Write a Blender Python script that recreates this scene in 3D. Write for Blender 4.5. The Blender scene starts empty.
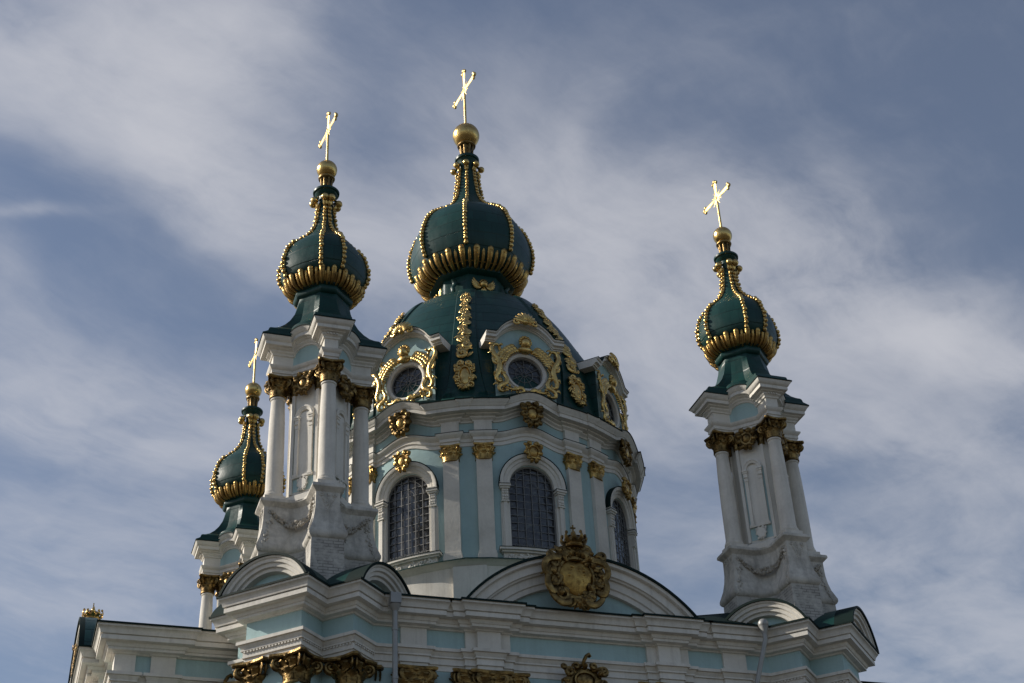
import bpy, bmesh, math, random
from math import sin, cos, pi, radians, sqrt, atan2, exp, acos, hypot
from mathutils import Vector, Matrix
rnd = random.Random(11)

# ------------------------------------------------------------------ camera, sky, sun, exposure
scn = bpy.context.scene
COL = scn.collection
cam_d = bpy.data.cameras.new('camera')
cam = bpy.data.objects.new('camera', cam_d)
COL.objects.link(cam)
cam_d.sensor_width = 36.0
cam_d.lens = 1486.6961 * 36.0 / 1024.0
cam_d.clip_start = 0.1
cam_d.clip_end = 5000
_r = Vector((0.95079401, -0.30646812, -0.04547578))
_u = Vector((-0.13218182, -0.53399993, 0.83508805))
_f = Vector((0.28021193, 0.78798564, 0.54823344))
CAM = Vector((-14.02898924, -43.65635834, 1.7))
cam.matrix_world = Matrix(((_r.x, _u.x, -_f.x, CAM.x), (_r.y, _u.y, -_f.y, CAM.y), (_r.z, _u.z, -_f.z, CAM.z), (0, 0, 0, 1)))
scn.camera = cam
scn.view_settings.view_transform = 'Standard'
scn.view_settings.look = 'None'
scn.view_settings.exposure = 0.0
scn.view_settings.gamma = 1.0

SUN_BACK = 24.0     # degrees behind the -X axis
SUN_EL = 29.5
s_dir = Vector((-cos(radians(SUN_BACK)) * cos(radians(SUN_EL)), sin(radians(SUN_BACK)) * cos(radians(SUN_EL)), sin(radians(SUN_EL))))
sd = bpy.data.lights.new('sun', 'SUN')
sd.energy = 5.0
sd.angle = radians(0.6)
sd.color = (1.0, 0.93, 0.82)
so = bpy.data.objects.new('sun', sd)
COL.objects.link(so)
so.rotation_euler = s_dir.to_track_quat('Z', 'Y').to_euler()

SKY_STRENGTH = 0.088
def build_world():
    w = bpy.data.worlds.new('World')
    scn.world = w
    w.use_nodes = True
    nt = w.node_tree
    nt.nodes.clear()
    N = nt.nodes.new
    L = nt.links.new
    def math_(op, a, b=None, c=None):
        n = N('ShaderNodeMath'); n.operation = op
        for i, v in enumerate((a, b, c)):
            if v is None: continue
            if isinstance(v, (int, float)): n.inputs[i].default_value = v
            else: L(v, n.inputs[i])
        return n.outputs[0]
    def vmath(op, a, b=None):
        n = N('ShaderNodeVectorMath'); n.operation = op
        for i, v in enumerate((a, b)):
            if v is None: continue
            if isinstance(v, (tuple, list, Vector)): n.inputs[i].default_value = v
            else: L(v, n.inputs[i])
        return n.outputs['Value'] if op in ('DOT_PRODUCT', 'LENGTH') else n.outputs[0]
    out = N('ShaderNodeOutputWorld')
    bg = N('ShaderNodeBackground')
    bg.inputs[1].default_value = SKY_STRENGTH
    L(bg.outputs[0], out.inputs[0])
    sky = N('ShaderNodeTexSky')
    sky.sky_type = 'NISHITA'
    sky.sun_disc = False
    sky.sun_elevation = radians(SUN_EL)
    sky.sun_rotation = atan2(s_dir.x, s_dir.y)
    sky.air_density = 1.0
    sky.dust_density = 0.6
    sky.ozone_density = 1.0
    tc = N('ShaderNodeTexCoord')
    d = tc.outputs['Generated']
    sep = N('ShaderNodeSeparateXYZ'); L(d, sep.inputs[0])
    z = math_('MAXIMUM', sep.outputs[2], 0.06)
    qx = math_('DIVIDE', sep.outputs[0], z)
    qy = math_('DIVIDE', sep.outputs[1], z)
    cq = N('ShaderNodeCombineXYZ'); L(qx, cq.inputs[0]); L(qy, cq.inputs[1])
    q0 = cq.outputs[0]
    # domain warp: clouds lie on a plane high above the ground
    nz = N('ShaderNodeTexNoise'); nz.inputs['Scale'].default_value = 2.2; nz.inputs['Detail'].default_value = 5.0
    L(q0, nz.inputs['Vector'])
    off = vmath('SUBTRACT', nz.outputs['Color'], (0.5, 0.5, 0.5))
    sc = N('ShaderNodeVectorMath'); sc.operation = 'SCALE'; L(off, sc.inputs[0]); sc.inputs['Scale'].default_value = 0.30
    q = vmath('ADD', q0, sc.outputs[0])
    total = None
    for (cx, cy, ax, ay, bx, by, amp) in CLOUDS:
        dq = vmath('SUBTRACT', q, (cx, cy, 0))
        s1 = vmath('DOT_PRODUCT', dq, (ax, ay, 0)); s2 = vmath('DOT_PRODUCT', dq, (bx, by, 0))
        r2 = math_('ADD', math_('MULTIPLY', s1, s1), math_('MULTIPLY', s2, s2))
        g = math_('MULTIPLY', math_('EXPONENT', math_('MULTIPLY', r2, -1.0)), amp)
        total = g if total is None else math_('ADD', total, g)
    # combed strands of ice cloud: noise drawn out along the wind
    def strands(along, across, scale, detail, rough, warp):
        qq = vmath('ADD', q0, None) if False else q0
        if warp:
            w_ = N('ShaderNodeVectorMath'); w_.operation = 'SCALE'; L(off, w_.inputs[0]); w_.inputs['Scale'].default_value = warp
            qq = vmath('ADD', q0, w_.outputs[0])
        u_ = math_('MULTIPLY', vmath('DOT_PRODUCT', qq, (CLOUD_DIR[0], CLOUD_DIR[1], 0)), along)
        v_ = math_('MULTIPLY', vmath('DOT_PRODUCT', qq, (-CLOUD_DIR[1], CLOUD_DIR[0], 0)), across)
        cc = N('ShaderNodeCombineXYZ'); L(u_, cc.inputs[0]); L(v_, cc.inputs[1])
        n_ = N('ShaderNodeTexNoise'); n_.inputs['Scale'].default_value = scale; n_.inputs['Detail'].default_value = detail; n_.inputs['Roughness'].default_value = rough
        L(cc.outputs[0], n_.inputs['Vector'])
        return n_.outputs['Fac']
    fine = strands(1.0, 2.6, 4.6, 10, .62, .20)
    soft = strands(1.0, 1.6, 2.0, 5, .5, .30)
    fb = N('ShaderNodeTexNoise'); fb.inputs['Scale'].default_value = 3.2; fb.inputs['Detail'].default_value = 10.0; fb.inputs['Roughness'].default_value = .58
    L(q, fb.inputs['Vector'])
    def sstep(x, a, b):
        mr = N('ShaderNodeMapRange'); mr.interpolation_type = 'SMOOTHSTEP'; mr.inputs['From Min'].default_value = a; mr.inputs['From Max'].default_value = b
        L(x, mr.inputs['Value']); return mr.outputs[0]
    comb = math_('ADD', math_('ADD', math_('MULTIPLY', fine, .38), math_('MULTIPLY', soft, .27)), math_('MULTIPLY', fb.outputs['Fac'], .70))   # about .67 on average
    body = math_('MULTIPLY', total, sstep(comb, .40, 1.0))
    veil = math_('MULTIPLY', sstep(comb, .60, 1.0), .16)
    m = math_('ADD', math_('ADD', math_('MULTIPLY', body, CLOUD_GAIN), veil), VEIL)
    m = math_('DIVIDE', m, math_('ADD', m, .62))
    cl = N('ShaderNodeClamp'); L(m, cl.inputs[0]); cl.inputs['Max'].default_value = 1.0
    mix = N('ShaderNodeMix'); mix.data_type = 'RGBA'
    L(cl.outputs[0], mix.inputs['Factor'])
    tint = N('ShaderNodeMix'); tint.data_type = 'RGBA'; tint.blend_type = 'MULTIPLY'; tint.inputs['Factor'].default_value = 1.0
    L(sky.outputs[0], tint.inputs['A']); tint.inputs['B'].default_value = SKY_TINT
    L(tint.outputs['Result'], mix.inputs['A'])
    mix.inputs['B'].default_value = CLOUD_COL
    L(mix.outputs['Result'], bg.inputs[0])
SKY_TINT = (0.99, 0.995, 1.04, 1)
CLOUD_COL = (7.3, 7.3, 7.7, 1)
VEIL = 0.06
CLOUD_GAIN = 1.95
CLOUD_DIR = (1, 0)
def cloud_table():
    # bands of cirrus: centre, spread and direction given by where they hang in the sky
    rows = [  # cx, cy, long radius, short radius, tilt, strength
        (60, 30, 190, 75, 12, .75), (200, 40, 75, 75, 70, .55), (175, 140, 120, 55, 50, .55),
        (255, 205, 130, 42, 42, .60), (330, 250, 110, 45, 25, .45), (120, 110, 120, 30, 40, .25),
        (90, 395, 200, 34, 6, .60), (5, 233, 55, 8, -4, .35), (110, 436, 110, 22, 10, .35), (20, 320, 90, 22, 40, .25),
        (590, 255, 150, 62, 22, .75), (625, 305, 95, 38, 10, .45), (480, 190, 60, 70, 10, .30), (585, 175, 22, 60, 10, .25), (430, 270, 80, 60, 0, .35),
        (860, 300, 210, 46, 20, .62), (950, 345, 130, 34, 14, .50), (780, 255, 80, 40, 10, .35), (830, 225, 24, 45, -10, .25), (790, 340, 120, 50, 0, .30),
        (910, 450, 190, 46, 8, .50), (860, 560, 220, 45, 0, .30), (80, 570, 260, 80, 0, .30), (660, 400, 120, 60, 0, .35), (980, 650, 160, 60, 0, .40)]
    F = 1486.6961
    def qd(px, py):
        v = _f + _r * ((px - 512) / F) - _u * ((py - 341.5) / F)
        return Vector((v.x / v.z, v.y / v.z))
    global CLOUD_DIR
    d_ = (qd(640, 290) - qd(600, 260)).normalized(); CLOUD_DIR = (d_.x, d_.y)
    o = []
    for (cx, cy, a, b, t, amp) in rows:
        c = qd(cx, cy)
        J = Matrix(((qd(cx + 1, cy).x - c.x, qd(cx, cy + 1).x - c.x), (qd(cx + 1, cy).y - c.y, qd(cx, cy + 1).y - c.y)))
        Ji = J.inverted()
        ct, st_ = cos(radians(t)), sin(radians(t))
        r1 = Vector((ct / a, st_ / a)); r2 = Vector((-st_ / b, ct / b))
        A = (r1.x * Ji[0][0] + r1.y * Ji[1][0], r1.x * Ji[0][1] + r1.y * Ji[1][1])
        B = (r2.x * Ji[0][0] + r2.y * Ji[1][0], r2.x * Ji[0][1] + r2.y * Ji[1][1])
        o.append((c.x, c.y, A[0] / 1.1, A[1] / 1.1, B[0] / 1.15, B[1] / 1.15, amp))
    return o
CLOUDS = cloud_table()
build_world()

# ------------------------------------------------------------------ materials
def new_mat(name):
    m = bpy.data.materials.new(name)
    m.use_nodes = True
    nt = m.node_tree
    return m, nt, nt.nodes['Principled BSDF']
def noise(nt, scale, detail=6, rough=.6, stretch=None, coord='Object'):
    tc = nt.nodes.new('ShaderNodeTexCoord')
    n = nt.nodes.new('ShaderNodeTexNoise')
    n.inputs['Scale'].default_value = scale; n.inputs['Detail'].default_value = detail; n.inputs['Roughness'].default_value = rough
    if stretch:
        mp = nt.nodes.new('ShaderNodeMapping'); mp.inputs['Scale'].default_value = stretch
        nt.links.new(tc.outputs[coord], mp.inputs[0]); nt.links.new(mp.outputs[0], n.inputs['Vector'])
    else:
        nt.links.new(tc.outputs[coord], n.inputs['Vector'])
    return n.outputs['Fac']
def ramp(nt, fac, a, b):
    mr = nt.nodes.new('ShaderNodeMapRange'); mr.inputs['From Min'].default_value = a; mr.inputs['From Max'].default_value = b
    nt.links.new(fac, mr.inputs['Value'])
    return mr.outputs[0]
def mixc(nt, fac, a, b, blend='MIX'):
    mx = nt.nodes.new('ShaderNodeMix'); mx.data_type = 'RGBA'; mx.blend_type = blend
    if isinstance(fac, float): mx.inputs['Factor'].default_value = fac
    else: nt.links.new(fac, mx.inputs['Factor'])
    for k, v in (('A', a), ('B', b)):
        if isinstance(v, tuple): mx.inputs[k].default_value = (*v[:3], 1)
        else: nt.links.new(v, mx.inputs[k])
    return mx.outputs['Result']
def mth(nt, op, a, b):
    n = nt.nodes.new('ShaderNodeMath'); n.operation = op
    for i, v in enumerate((a, b)):
        if isinstance(v, (int, float)): n.inputs[i].default_value = v
        else: nt.links.new(v, n.inputs[i])
    return n.outputs[0]
def bump(nt, p, h, strength, dist):
    b = nt.nodes.new('ShaderNodeBump'); b.inputs['Strength'].default_value = strength; b.inputs['Distance'].default_value = dist
    nt.links.new(h, b.inputs['Height']); nt.links.new(b.outputs[0], p.inputs['Normal'])

def plaster(name, col, dirt, amount=.5, streak=.5):
    m, nt, p = new_mat(name)
    a = ramp(nt, noise(nt, 1.1, 8, .65), .42, .75)
    s = ramp(nt, noise(nt, 1.0, 7, .65, (5.0, 5.0, .45)), .5, .78)
    g = ramp(nt, noise(nt, 14, 4, .6), .35, .75)
    c = mixc(nt, mth(nt, 'MULTIPLY', a, amount * .6), col, dirt)
    c = mixc(nt, mth(nt, 'MULTIPLY', s, streak * .6), c, dirt)
    c = mixc(nt, mth(nt, 'MULTIPLY', g, .12), c, dirt)
    nt.links.new(c, p.inputs['Base Color'])
    p.inputs['Roughness'].default_value = .85
    p.inputs['Specular IOR Level'].default_value = .25
    bump(nt, p, noise(nt, 9, 8, .65), .35, .02)
    return m
M = {}
M['white'] = plaster('white_plaster', (.745, .71, .645), (.32, .295, .25), .5, .7)
M['grey'] = plaster('shaft_plaster', (.73, .69, .62), (.27, .24, .20), .6, .65)
M['blue'] = plaster('blue_plaster', (.40, .55, .555), (.24, .33, .33), .6, .65)
M['relief'] = plaster('stained_stucco', (.42, .385, .33), (.18, .155, .125), .9, .5)
def pedestal_mat():
    m, nt, p = new_mat('weathered_plaster')
    a = ramp(nt, noise(nt, 1.3, 9, .68), .40, .72)
    b = ramp(nt, noise(nt, 5, 8, .7), .45, .72)
    s = ramp(nt, noise(nt, 1.2, 7, .65, (4, 4, .5)), .46, .75)
    c = mixc(nt, mth(nt, 'MULTIPLY', a, .7), (.66, .625, .56), (.27, .25, .215))
    c = mixc(nt, mth(nt, 'MULTIPLY', b, .38), c, (.17, .155, .135))
    c = mixc(nt, mth(nt, 'MULTIPLY', s, .55), c, (.17, .16, .145))
    nt.links.new(c, p.inputs['Base Color'])
    p.inputs['Roughness'].default_value = .92; p.inputs['Specular IOR Level'].default_value = .2
    bump(nt, p, noise(nt, 5, 9, .72), .6, .05)
    return m
M['ped'] = pedestal_mat()
def brick_mat():
    m, nt, p = new_mat('whitewashed_brick')
    tc = nt.nodes.new('ShaderNodeTexCoord'); sp = nt.nodes.new('ShaderNodeSeparateXYZ'); nt.links.new(tc.outputs['Object'], sp.inputs[0])
    cb = nt.nodes.new('ShaderNodeCombineXYZ'); nt.links.new(mth(nt, 'ADD', sp.outputs[0], sp.outputs[1]), cb.inputs[0]); nt.links.new(sp.outputs[2], cb.inputs[1])
    br = nt.nodes.new('ShaderNodeTexBrick'); nt.links.new(cb.outputs[0], br.inputs['Vector'])
    br.inputs['Scale'].default_value = 1.0; br.inputs['Brick Width'].default_value = .27; br.inputs['Row Height'].default_value = .085
    br.inputs['Mortar Size'].default_value = .011; br.inputs['Mortar Smooth'].default_value = .4
    br.inputs['Color1'].default_value = (.48, .455, .41, 1); br.inputs['Color2'].default_value = (.36, .34, .31, 1); br.inputs['Mortar'].default_value = (.17, .16, .15, 1)
    patch = ramp(nt, noise(nt, 2.2, 7, .65), .44, .58)
    c = mixc(nt, patch, br.outputs['Color'], (.54, .515, .465))
    bare = ramp(nt, noise(nt, 2.6, 3, .5), .70, .73)
    c = mixc(nt, bare, c, (.16, .075, .055))
    g = ramp(nt, noise(nt, 3, 9, .7), .42, .75)
    c = mixc(nt, mth(nt, 'MULTIPLY', g, .5), c, (.17, .16, .145))
    nt.links.new(c, p.inputs['Base Color']); p.inputs['Roughness'].default_value = .95
    bump(nt, p, br.outputs['Fac'], -.5, .02)
    return m
M['brick'] = brick_mat()
def green_mat(name, col, seams=True):
    m, nt, p = new_mat(name)
    tc = nt.nodes.new('ShaderNodeTexCoord'); sp = nt.nodes.new('ShaderNodeSeparateXYZ'); nt.links.new(tc.outputs['Object'], sp.inputs[0])
    n1 = noise(nt, 1.2, 6, .6)
    zz = mth(nt, 'ADD', sp.outputs[2], mth(nt, 'MULTIPLY', n1, .08))
    row = mth(nt, 'MULTIPLY', zz, 1.9)
    fr = mth(nt, 'FRACT', row, 0.0)
    idx = mth(nt, 'FLOOR', row, 0.0)
    ang = mth(nt, 'ARCTAN2', sp.outputs[1], sp.outputs[0])
    col2 = mth(nt, 'ADD', mth(nt, 'MULTIPLY', ang, 4.5), mth(nt, 'MULTIPLY', idx, .37))
    fc = mth(nt, 'FRACT', mth(nt, 'ADD', col2, 40.0), 0.0)
    wn = nt.nodes.new('ShaderNodeTexWhiteNoise'); wn.noise_dimensions = '2D'
    cb = nt.nodes.new('ShaderNodeCombineXYZ'); nt.links.new(idx, cb.inputs[0]); nt.links.new(mth(nt, 'FLOOR', col2, 0.0), cb.inputs[1]); nt.links.new(cb.outputs[0], wn.inputs['Vector'])
    c = mixc(nt, mth(nt, 'MULTIPLY', ramp(nt, noise(nt, 3, 8, .65), .4, .75), .5), col, (col[0] * 1.6 + .003, col[1] * 1.3 + .006, col[2] * 1.3 + .007))
    c = mixc(nt, mth(nt, 'MULTIPLY', wn.outputs['Value'], .55), c, (col[0] * .5, col[1] * .62, col[2] * .62))
    c = mixc(nt, mth(nt, 'MULTIPLY', ramp(nt, noise(nt, 1, 6, .6, (6, 6, .5)), .55, .8), .30), c, (.03, .075, .065))
    nt.links.new(c, p.inputs['Base Color'])
    nt.links.new(mth(nt, 'ADD', mth(nt, 'MULTIPLY', noise(nt, 4, 5, .6), .25), .28), p.inputs['Roughness'])
    p.inputs['Specular IOR Level'].default_value = .3
    s1 = mth(nt, 'MINIMUM', mth(nt, 'MULTIPLY', fr, 12.0), 1.0)
    s2 = mth(nt, 'MINIMUM', mth(nt, 'MULTIPLY', fc, 14.0), 1.0)
    seam = mth(nt, 'MULTIPLY', mth(nt, 'SUBTRACT', 1.0, mth(nt, 'MULTIPLY', s1, s2)), .55)
    c = mixc(nt, seam, c, (.003, .012, .011))
    nt.links.new(c, p.inputs['Base Color'])
    h = mth(nt, 'ADD', mth(nt, 'MULTIPLY', s1, .9), mth(nt, 'MULTIPLY', noise(nt, 2.2, 4, .55), 1.1))
    bump(nt, p, h, .35, .035)
    return m
M['green'] = green_mat('green_painted_copper', (.0058, .043, .037))
M['edge'] = None
def gold_mat(name, col, patina, amount, rough):
    m, nt, p = new_mat(name)
    a = ramp(nt, noise(nt, 4.5, 7, .65), .62 - .3 * amount, .78 - .1 * amount)
    c = mixc(nt, a, col, patina)
    nt.links.new(c, p.inputs['Base Color'])
    p.inputs['Metallic'].default_value = 1.0
    nt.links.new(mth(nt, 'ADD', mth(nt, 'MULTIPLY', a, .28), rough), p.inputs['Roughness'])
    bump(nt, p, noise(nt, 16, 5, .6), .3 + .12 * (amount > .8), .04)
    return m
M['gold'] = gold_mat('bright_gilding', (.66, .46, .17), (.34, .21, .075), .55, .24)
M['gold_warm'] = gold_mat('warm_gilding', (.42, .26, .075), (.14, .08, .028), .7, .3)
M['cross'] = gold_mat('pale_gilding', (.70, .52, .22), (.46, .32, .12), .45, .42)
M['gold_mid'] = gold_mat('dulled_gilding', (.56, .37, .125), (.18, .105, .04), .85, .25)
M['gold_shaded'] = gold_mat('worn_shaded_gilding', (.33, .215, .08), (.055, .036, .017), .95, .27)  # patina, plus the brown of gold in shade put into the colour
def glass_mat():
    m, nt, p = new_mat('dark_window_glass')
    c = mixc(nt, ramp(nt, noise(nt, 1.6, 6, .6), .4, .7), (.035, .037, .042), (.085, .088, .094))
    nt.links.new(c, p.inputs['Base Color'])
    p.inputs['Roughness'].default_value = .10; p.inputs['Specular IOR Level'].default_value = .6
    bump(nt, p, noise(nt, 3.2, 2, .5), .6, .10)
    return m
M['glass'] = glass_mat()
def simple(name, col, rough, metal=0.0):
    m, nt, p = new_mat(name)
    c = mixc(nt, mth(nt, 'MULTIPLY', ramp(nt, noise(nt, 6, 6, .6), .35, .75), .4), col, tuple(x * .55 for x in col))
    nt.links.new(c, p.inputs['Base Color']); p.inputs['Roughness'].default_value = rough; p.inputs['Metallic'].default_value = metal
    return m
M['bar'] = simple('grey_window_bars', (.19, .19, .19), .6)
M['zinc'] = simple('zinc_pipe', (.34, .34, .33), .45, .3)
M['edge'] = simple('dark_green_flashing', (.006, .018, .016), .7)
M['edge'].node_tree.nodes['Principled BSDF'].inputs['Specular IOR Level'].default_value = .15
M['paving'] = simple('stone_paving', (.065, .058, .048), .9)

# ------------------------------------------------------------------ mesh helpers
class MB:
    def __init__(s): s.v = []; s.f = []; s.m = []
    def face(s, idx, mi=0): s.f.append(tuple(idx)); s.m.append(mi)
    def add(s, o, mat=None, mi=None):
        b = len(s.v)
        if mat is None: s.v += list(o.v)
        else: s.v += [mat @ Vector(p) for p in o.v]
        s.f += [tuple(i + b for i in f) for f in o.f]
        s.m += o.m if mi is None else [mi] * len(o.f)
        return s
    def box(s, x0, x1, y0, y1, z0, z1, mi=0):
        b = len(s.v)
        s.v += [(x0, y0, z0), (x1, y0, z0), (x1, y1, z0), (x0, y1, z0), (x0, y0, z1), (x1, y0, z1), (x1, y1, z1), (x0, y1, z1)]
        for f in ((3, 2, 1, 0), (4, 5, 6, 7), (0, 1, 5, 4), (1, 2, 6, 5), (2, 3, 7, 6), (3, 0, 4, 7)): s.face([b + i for i in f], mi)
        return s
    def grid(s, rows, closed_u=False, mi=0, closed_v=False):
        b = len(s.v); n = len(rows[0])
        for r in rows: s.v += [tuple(p) for p in r]
        R = len(rows)
        for i in range(R if closed_v else R - 1):
            for j in range(n if closed_u else n - 1):
                i2 = (i + 1) % R; j2 = (j + 1) % n
                s.face((b + i * n + j, b + i * n + j2, b + i2 * n + j2, b + i2 * n + j), mi)
        return s
    def lathe(s, prof, n=32, k=None, mi=0, cap=True, c=(0, 0)):
        rows = []
        for r, z in prof:
            rows.append([(c[0] + r * (k(2 * pi * j / n) if k else 1) * sin(2 * pi * j / n), c[1] - r * (k(2 * pi * j / n) if k else 1) * cos(2 * pi * j / n), z) for j in range(n)])
        b = len(s.v)
        s.grid(rows, True, mi)
        if cap:
            s.face(list(range(b + n - 1, b - 1, -1)), mi)
            t = b + n * (len(rows) - 1); s.face(list(range(t, t + n)), mi)
        return s
    def ball(s, c, r, n=8, m=5, mi=0, sc=(1, 1, 1)):
        b = len(s.v)
        s.v.append((c[0], c[1], c[2] - r * sc[2]))
        for i in range(1, m):
            a = -pi / 2 + pi * i / m
            for j in range(n):
                t = 2 * pi * j / n
                s.v.append((c[0] + r * cos(a) * cos(t) * sc[0], c[1] + r * cos(a) * sin(t) * sc[1], c[2] + r * sin(a) * sc[2]))
        s.v.append((c[0], c[1], c[2] + r * sc[2])); top = len(s.v) - 1
        for j in range(n):
            j2 = (j + 1) % n
            s.face((b, b + 1 + j2, b + 1 + j), mi)
            for i in range(m - 2): s.face((b + 1 + i * n + j, b + 1 + i * n + j2, b + 1 + (i + 1) * n + j2, b + 1 + (i + 1) * n + j), mi)
            s.face((b + 1 + (m - 2) * n + j, b + 1 + (m - 2) * n + j2, top), mi)
        return s
    def strap(s, pts, w, t, nrm, n=6, mi=0):
        """solid ribbon along pts: half width w(k) across, half thickness t(k) along nrm(k)"""
        rows = []; K = len(pts); P = [Vector(p) for p in pts]
        for i in range(K):
            tan = (P[min(i + 1, K - 1)] - P[max(i - 1, 0)])
            if tan.length < 1e-9: tan = Vector((0, 0, 1))
            tan.normalize()
            u = i / (K - 1)
            nn = Vector(nrm(u) if callable(nrm) else nrm)
            side = tan.cross(nn)
            if side.length < 1e-6: side = tan.orthogonal()
            side.normalize(); nn = side.cross(tan).normalized()
            ww = w(u) if callable(w) else w; tt = t(u) if callable(t) else t
            rows.append([P[i] + side * (ww * cos(2 * pi * j / n)) + nn * (tt * sin(2 * pi * j / n)) for j in range(n)])
        b = len(s.v); s.grid(rows, True, mi)
        s.face(list(range(b + n - 1, b - 1, -1)), mi); e = b + n * (K - 1); s.face(list(range(e, e + n)), mi)
        return s
    def poly(s, pts, mi=0):
        b = len(s.v); s.v += [tuple(p) for p in pts]; s.face(range(b, b + len(pts)), mi); return s
    def build(s, name, mats, parent=None, loc=None, sharp=38, rotz=0.0, recalc=True):
        me = bpy.data.meshes.new(name)
        me.from_pydata([tuple(p) for p in s.v], [], s.f)
        if not isinstance(mats, (list, tuple)): mats = [mats]
        for m in mats: me.materials.append(m)
        me.polygons.foreach_set('material_index', s.m)
        if recalc:
            bm = bmesh.new(); bm.from_mesh(me); bmesh.ops.recalc_face_normals(bm, faces=bm.faces); bm.to_mesh(me); bm.free()
        me.polygons.foreach_set('use_smooth', [True] * len(me.polygons))
        me.set_sharp_from_angle(angle=radians(sharp))
        me.update()
        o = bpy.data.objects.new(name, me); COL.objects.link(o)
        if parent: o.parent = parent
        if loc: o.location = loc
        o.rotation_euler[2] = rotz
        return o
def copy_of(o, parent=None, loc=None, rotz=None):
    c = o.copy(); COL.objects.link(c)
    if parent: c.parent = parent
    if loc is not None: c.location = loc
    if rotz is not None: c.rotation_euler[2] = rotz
    return c
def copy_tree(o, parent=None, loc=None, rotz=None):
    c = copy_of(o, parent, loc, rotz)
    for ch in list(o.children):
        if ch is not c: copy_tree(ch, c)
    return c

def miters(path, closed):
    n = len(path); out = []
    def nr(a, b):
        dx, dy = b[0] - a[0], b[1] - a[1]; l = hypot(dx, dy) or 1e-9
        return (dy / l, -dx / l)
    for i in range(n):
        if closed or 0 < i < n - 1:
            n1 = nr(path[i - 1], path[i]); n2 = nr(path[i], path[(i + 1) % n])
            k = max(1 + n1[0] * n2[0] + n1[1] * n2[1], .15)
            out.append(((n1[0] + n2[0]) / k, (n1[1] + n2[1]) / k))
        elif i == 0: out.append(nr(path[0], path[1]))
        else: out.append(nr(path[-2], path[-1]))
    return out
def sweep(mb, path, prof, closed=False, mi=0, segm=None, zoff=None, mit=None):
    """moulding: profile (out, z) carried along a plan path; zoff lifts it locally (arched parts)"""
    mit = mit or miters(path, closed)
    rows = []
    for k, (o, z) in enumerate(prof):
        rows.append([(p[0] + m[0] * o, p[1] + m[1] * o, z + (zoff[i] if zoff else 0)) for i, (p, m) in enumerate(zip(path, mit))])
    b = len(mb.v); n = len(path)
    for r in rows: mb.v += r
    for i in range(len(rows) - 1):
        for j in range(n if closed else n - 1):
            j2 = (j + 1) % n
            mb.face((b + i * n + j, b + i * n + j2, b + (i + 1) * n + j2, b + (i + 1) * n + j), segm[j] if segm else mi)
    return mb
def dentils(mb, path, o0, o1, z0, z1, w, gap, closed=False, mi=0, minlen=.25):
    n = len(path); mit = miters(path, closed)
    for i in range(n if closed else n - 1):
        i2 = (i + 1) % n
        a = Vector((path[i][0] + mit[i][0] * o0, path[i][1] + mit[i][1] * o0)); b = Vector((path[i2][0] + mit[i2][0] * o0, path[i2][1] + mit[i2][1] * o0))
        d = b - a; L_ = d.length
        if L_ < minlen: continue
        d /= L_; nn = Vector((d.y, -d.x)); k = int((L_ - gap) / (w + gap)); st = (L_ - k * (w + gap) + gap) / 2
        for j in range(k):
            p = a + d * (st + j * (w + gap)); q_ = p + d * w; r = nn * (o1 - o0)
            bb = len(mb.v)
            for z in (z0, z1):
                for t in (p, p + r, q_ + r, q_): mb.v.append((t.x, t.y, z))
            for f in ((0, 1, 2, 3), (7, 6, 5, 4), (0, 4, 5, 1), (1, 5, 6, 2), (2, 6, 7, 3)): mb.face([bb + x for x in f], mi)
def smooth_prof(prof, sub=4):
    P = [Vector((r, z)) for r, z in prof]; out = []
    for i in range(len(P) - 1):
        p0, p1, p2, p3 = P[max(i - 1, 0)], P[i], P[i + 1], P[min(i + 2, len(P) - 1)]
        for k in range(sub):
            t = k / sub
            q = .5 * ((2 * p1) + (p2 - p0) * t + (2 * p0 - 5 * p1 + 4 * p2 - p3) * t * t + (3 * p1 - p0 - 3 * p2 + p3) * t ** 3)
            out.append((max(q.x, .02), q.y))
    out.append((P[-1].x, P[-1].y)); return out
def rotZ(a): return Matrix.Rotation(a, 4, 'Z')
def T(x, y, z): return Matrix.Translation((x, y, z))
def rads(th, r, z): return Vector((r * sin(th), -r * cos(th), z))

# ------------------------------------------------------------------ carved and gilded ornament (local frame: x right, z up, front towards -y)
def spiral(cx, cz, r0, turns, a0, sgn, grow=.12, K=18):
    pts = []
    for i in range(K):
        t = i / (K - 1); a = a0 + sgn * turns * 2 * pi * t; r = r0 * (grow + (1 - grow) * t)
        pts.append((cx + r * cos(a), cz + r * sin(a)))
    return pts
def add_scroll(mb, cx, cz, r, a0, sgn, thick, y0=-.02, turns=1.35, tail=None):
    p2 = spiral(cx, cz, r, turns, a0, sgn)
    if tail:
        lx, lz = p2[-1]
        for k in range(1, 7):
            t = k / 6; p2.append((lx + (tail[0] - lx) * t + .25 * r * sin(pi * t) * sgn, lz + (tail[1] - lz) * t))
    K = len(p2)
    pts = [(x, y0 - thick * (1.6 - 1.2 * abs(2 * i / (K - 1) - .5)), z) for i, (x, z) in enumerate(p2)]
    mb.strap(pts, lambda u: thick * (.55 + .6 * sin(pi * min(u * 1.05, 1))), lambda u: thick * (.7 + .3 * u), (0, -1, 0), 6)
def add_leaf(mb, x, z, ang, ln, wd, out, y0=-.02, bend=.5):
    pts = []
    for i in range(7):
        t = i / 6; a = ang + bend * (t - .3)
        pts.append((x + cos(a) * ln * t, y0 - out * sin(pi * (.12 + .8 * t)), z + sin(a) * ln * t))
    mb.strap(pts, lambda u: wd * (.25 + .85 * sin(pi * (.15 + .8 * u))), lambda u: wd * .33, (0, -1, 0), 6)
    mb.strap([(p[0], p[1] - wd * .25, p[2]) for p in pts], wd * .14, wd * .18, (0, -1, 0), 4)
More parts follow.
